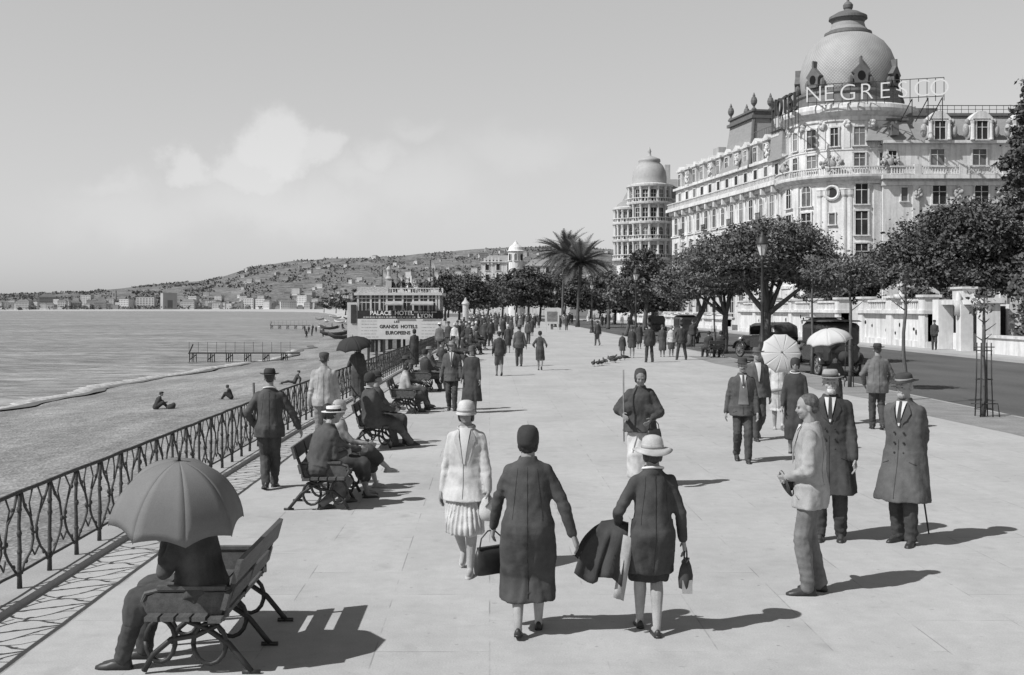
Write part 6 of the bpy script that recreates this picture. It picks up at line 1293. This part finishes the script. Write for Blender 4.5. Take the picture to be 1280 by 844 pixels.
seated('dark haired bareheaded woman on the second bench beside the boater man', V((-2.04, 14.45, 0)), -70, 1.58, 1, female=True, top='coat', tc=.05, hem=.4, lap=True, bottom='skirt', bc=.04, legs=.2, hair=.025, bob=True, bulk=1.1)
seated('woman in pale turban and light wrap at the far end of the second bench', V((-2.00, 15.15, 0)), -80, 1.56, 1, female=True, feet=((-.07, .30, 0), (.0, .40, .14)), top='coat', tc=.28, hem=.42, bottom='skirt', bc=.05, legs=.34, hat='cloche', hc=.36, hair=.04, neck=.55, shoes=.3)
seated('man in black coat with dark hat seen from behind on the third bench', V((-2.05, 19.5, 0)), -58, 1.72, 1, feet=((-.07, .30, 0), (.07, .40, .02)), top='coat', tc=.05, hem=.4, lap=True, bc=.09, hat='toque', hc=.03, hair=.03, bulk=1.2, neck=.4)
seated('second dark hatted sitter leaning close on the third bench', V((-2.00, 20.2, 0)), -75, 1.66, 1, top='coat', tc=.045, hem=.4, lap=True, bc=.05, hat='bowler', hc=.03, hair=.03, bulk=1.1)
seated('bareheaded sitter in pale jumper with dark hair on the fourth bench', V((-2.04, 26.3, 0)), -70, 1.55, 1, female=True, feet=((-.07, .3, 0), (.02, .42, .08)), top='jacket', tc=.36, hem=.47, bottom='skirt', bc=.06, legs=.1, hair=.03, bob=True, lean=8)
seated('dark clothed sitter further along the fourth bench', V((-2.00, 27.2, 0)), -85, 1.66, 1, top='coat', tc=.05, hem=.4, lap=True, bc=.05, hat='fedora', hc=.05, hair=.05)
seated('figure wrapped in a black cloak sitting on the fifth bench', V((-1.88, 33.1, 0)), -60, 1.62, 1, female=True, top='coat', tc=.036, hem=.35, lap=True, bottom='skirt', bc=.03, legs=.1, hat='toque', hc=.03, hair=.03, bulk=1.3)
seated('grey coated sitter at the far end of the fifth bench', V((-1.8, 33.9, 0)), -85, 1.66, 1, top='coat', tc=.09, hem=.4, lap=True, bc=.05, hat='fedora', hc=.2, hair=.05)
KB = 'sitters on the kerb bench'
for dx, lab in ((-.3, 'left of the two dark sitters on the kerb bench'), (.3, 'right of the two dark sitters on the kerb bench')): seated(lab, V((11.3 + dx, 56.25, 0)), 10, 1.72, 1, top='coat', tc=.035, hem=.4, lap=True, bc=.035, hat='toque', hc=.03, hair=.03, bulk=1.25)
# beach people
def bl(px, py):
    D = 60
    for _ in range(12): x = xat(px, D); D = F * (EYE - beach_z(x, D)) / (py - HY)
    return V((xat(px, D), D, beach_z(xat(px, D), D)))
p0 = bl(195, 512); person('dark figure sitting on the pebbles with knees drawn up and a bundle', p0, 1.68, -70, 1, sit=.075, feet=((-.06, .33, 0), (.06, .36, 0)), hands=((-.05, .26, .2), (.05, .26, .2)), lean=20, top='coat', tc=.035, hem=.4, lap=True, bc=.035, hat='cap', hc=.03, hair=.03, bulk=1.2)
t = thing('beach_bundle', 'small dark bundle on the pebbles beside the sitting figure', 'bundle', p0 + V((.75, -.05, 0))); mb = MB(); mb.ell((0, 0, .13), (.22, .2, .16)); mb.ell((.12, .05, .22), (.12, .1, .14)); link('cloth', fuse(mb, .03, 3, 'cloth', cloth(.04)), t)
person('lone small figure sitting farther up the beach facing the sea', bl(289, 499), 1.5, 80, 1, sit=.075, feet=((-.06, .33, 0), (.06, .36, 0)), hands=((-.05, .26, .2), (.05, .26, .2)), lean=20, top='coat', tc=.04, hem=.4, lap=True, bc=.04, hat='toque', hc=.05, hair=.03)
person('figure reclining on the beach just beyond the railing', bl(368, 480), 1.7, 95, 1, sit=.07, feet=((-.06, .47, 0), (.06, .48, 0)), hands=((-.16, -.2, .05), (.16, -.2, .05)), lean=-25, tc=.05, hem=.45, bc=.05, hat='cap', hc=.04, hair=.03)
# ---- far crowd: a few originals, then copies -----------------------------------------------------
CR = 'strollers in the far crowd'; PX = []
for i, (lab, h_, kw) in enumerate((('dark suited man strolling in the far crowd', 1.72, dict(tc=.045, bc=.04, hat='fedora', hc=.05, **WALK(.08, 20))), ('woman in dark coat strolling in the far crowd', 1.6, dict(female=True, top='coat', tc=.05, hem=.2, bottom='skirt', bc=.04, legs=.2, hat='cloche', hc=.06)), ('woman in pale dress strolling in the far crowd', 1.58, dict(female=True, top='dress', tc=.5, hem=.26, bottom='none', legs=.3, hat='cloche', hc=.45, **WALK(.07, 20))), ('man in grey suit strolling in the far crowd', 1.72, dict(tc=.11, bc=.09, hat='boater', hc=STRAW, **WALKR(.08, 20))), ('man in black overcoat standing in the far crowd', 1.74, dict(top='coat', tc=.035, hem=.3, bc=.04, hat='bowler', hc=.03)), ('woman in grey coat with pale hat in the far crowd', 1.58, dict(female=True, top='coat', tc=.14, hem=.25, bottom='skirt', bc=.1, legs=.3, hat='cloche', hc=.5)))):
    PX.append(person(lab, V((0, 0, 0)), h_, 0, 0, group=CR, eyes=False, **kw)['root'])
SX = []
for lab, kw in (('dark clothed sitter in the row of crowded benches', dict(top='coat', tc=.045, hem=.4, lap=True, bc=.04, hat='fedora', hc=.05)), ('sitter in grey with pale hat in the row of crowded benches', dict(tc=.12, hem=.45, bc=.08, hat='boater', hc=STRAW)), ('woman sitter in black in the row of crowded benches', dict(female=True, top='coat', tc=.036, hem=.4, lap=True, bottom='skirt', bc=.03, hat='toque', hc=.04)), ('pale dressed sitter in the row of crowded benches', dict(female=True, top='coat', tc=.42, hem=.4, lap=True, bottom='skirt', bc=.4, hat='cloche', hc=.3))):
    SX.append(seated(lab, V((0, 0, 0)), 0, 1.66, 0, group='sitters on the crowded benches', **kw)['root'])
q = random.Random(21); used = set()
def put(p, loc, yaw, s):
    o = p if p.name not in used else dup(p, loc); used.add(p.name); o.location = loc; o.rotation_euler = (0, 0, R(yaw)); o.scale = (s, s, s); return o
spots = []
for px, py in ((556, 437), (563, 432), (549, 446), (572, 436), (581, 428), (590, 433), (600, 424), (607, 430), (615, 421), (612, 415), (622, 418), (604, 416), (592, 419), (579, 421), (568, 424), (560, 424), (640, 424), (628, 411), (648, 416), (664, 420), (672, 410), (653, 409)): spots.append((px + q.uniform(-2, 2), py))
for _ in range(74):
    px = q.uniform(556, 672); spots.append((px, q.uniform(400.5, 411)))
for _ in range(26): px = q.uniform(548, 612); spots.append((px, q.uniform(412, 446) - (px - 548) * .2))
for _ in range(26): px = q.uniform(672, 800); spots.append((px, q.uniform(401, 407) if px < 735 else q.uniform(402, 409)))
placed = []
for px, py in spots:
    loc = gp(px, py)
    if abs(loc.x - rail_x(loc.y)) < .6 or loc.x < rail_x(loc.y): loc.x = rail_x(loc.y) + .8 + q.random() * 3
    if any((loc - p).length < .62 for p in placed): loc.x += .8
    placed.append(loc.copy()); o = put(PX[q.choice((0, 0, 1, 1, 2, 3, 4, 4, 5))], loc, q.choice((0, 180)) + q.uniform(-30, 30), q.uniform(.94, 1.06))
for i in range(5, 10):
    b0 = BN[i].location
    for dy in (-.7, 0, .68):
        if q.random() < .9: put(SX[q.choice((0, 0, 1, 2, 2, 3))], V((b0.x + .02, b0.y + dy, 0)), -85 + q.uniform(-15, 15), q.uniform(.95, 1.05))
for i, px in enumerate((490, 497, 503, 511, 517, 524, 531, 539, 544)):
    o = dup(SX[(0, 1, 2, 0, 3, 2, 0, 1, 0)[i]], V((bx(px), BD + 1.0 + .25 * (i % 3), bz(367.5) + .05)), R(q.uniform(120, 240)), 'small figure sitting on the roof terrace of the bathing pavilion', 'people on the pavilion terrace', .95)
for px, py in ((381, 412), (386, 413), (391, 411), (395, 413), (390, 417), (404, 418), (383, 419), (415, 408), (428, 410)):
    D = (EYE + 2.55) * F / (py - HY); x = xat(px, D); o = dup(PX[q.choice((0, 1, 4))], V((x, D, beach_z(x, D))), R(q.uniform(0, 360)), 'small dark figure standing by the water near the farther jetty', 'bathers near the farther jetty', 1.0)
# pigeons
def pigeon():
    t = thing('pigeon', 'grey pigeon feeding on the paving left of the group by the leaning tree', 'pigeon', (0, 0, 0), 0, 'pigeons on the paving'); mb = MB(); mb.ell((0, 0, .13), (.065, .13, .07), M=Matrix.Rotation(R(12), 3, 'X')); mb.cap((0, .10, .16), .035, (0, .145, .215), .028); mb.ell((0, .155, .225), (.026, .034, .028)); mb.cap((0, .18, .222), .008, (0, .205, .214), .003, 6); mb.cap((0, -.1, .115), .045, (0, -.24, .09), .02, 8)
    link('body', fuse(mb, .009, 2, 'body', cloth(.06)), t)
    for s in (-1, 1): MB().ell((s * .058, -.03, .14), (.018, .12, .045)).build('wing', cloth(.04), t, True); MB().tube([(s * .025, .0, .08), (s * .025, .01, .01), (s * .025, .04, .004)], .006, 5).build('leg', cloth(.1), t)
    return t
pg = pigeon(); q = random.Random(2)
for i, (px, py) in enumerate(((742, 458), (748, 457.5), (756, 455), (763, 452.5), (769, 453.5), (766, 450.5), (775, 451), (781, 450), (752, 457))):
    o = pg if i == 0 else dup(pg, (0, 0, 0)); o.location = gp(px, py); o.rotation_euler = (0, 0, R(q.uniform(0, 360))); o.scale = (1.15,) * 3
bpy.data.scenes.remove(TMP)
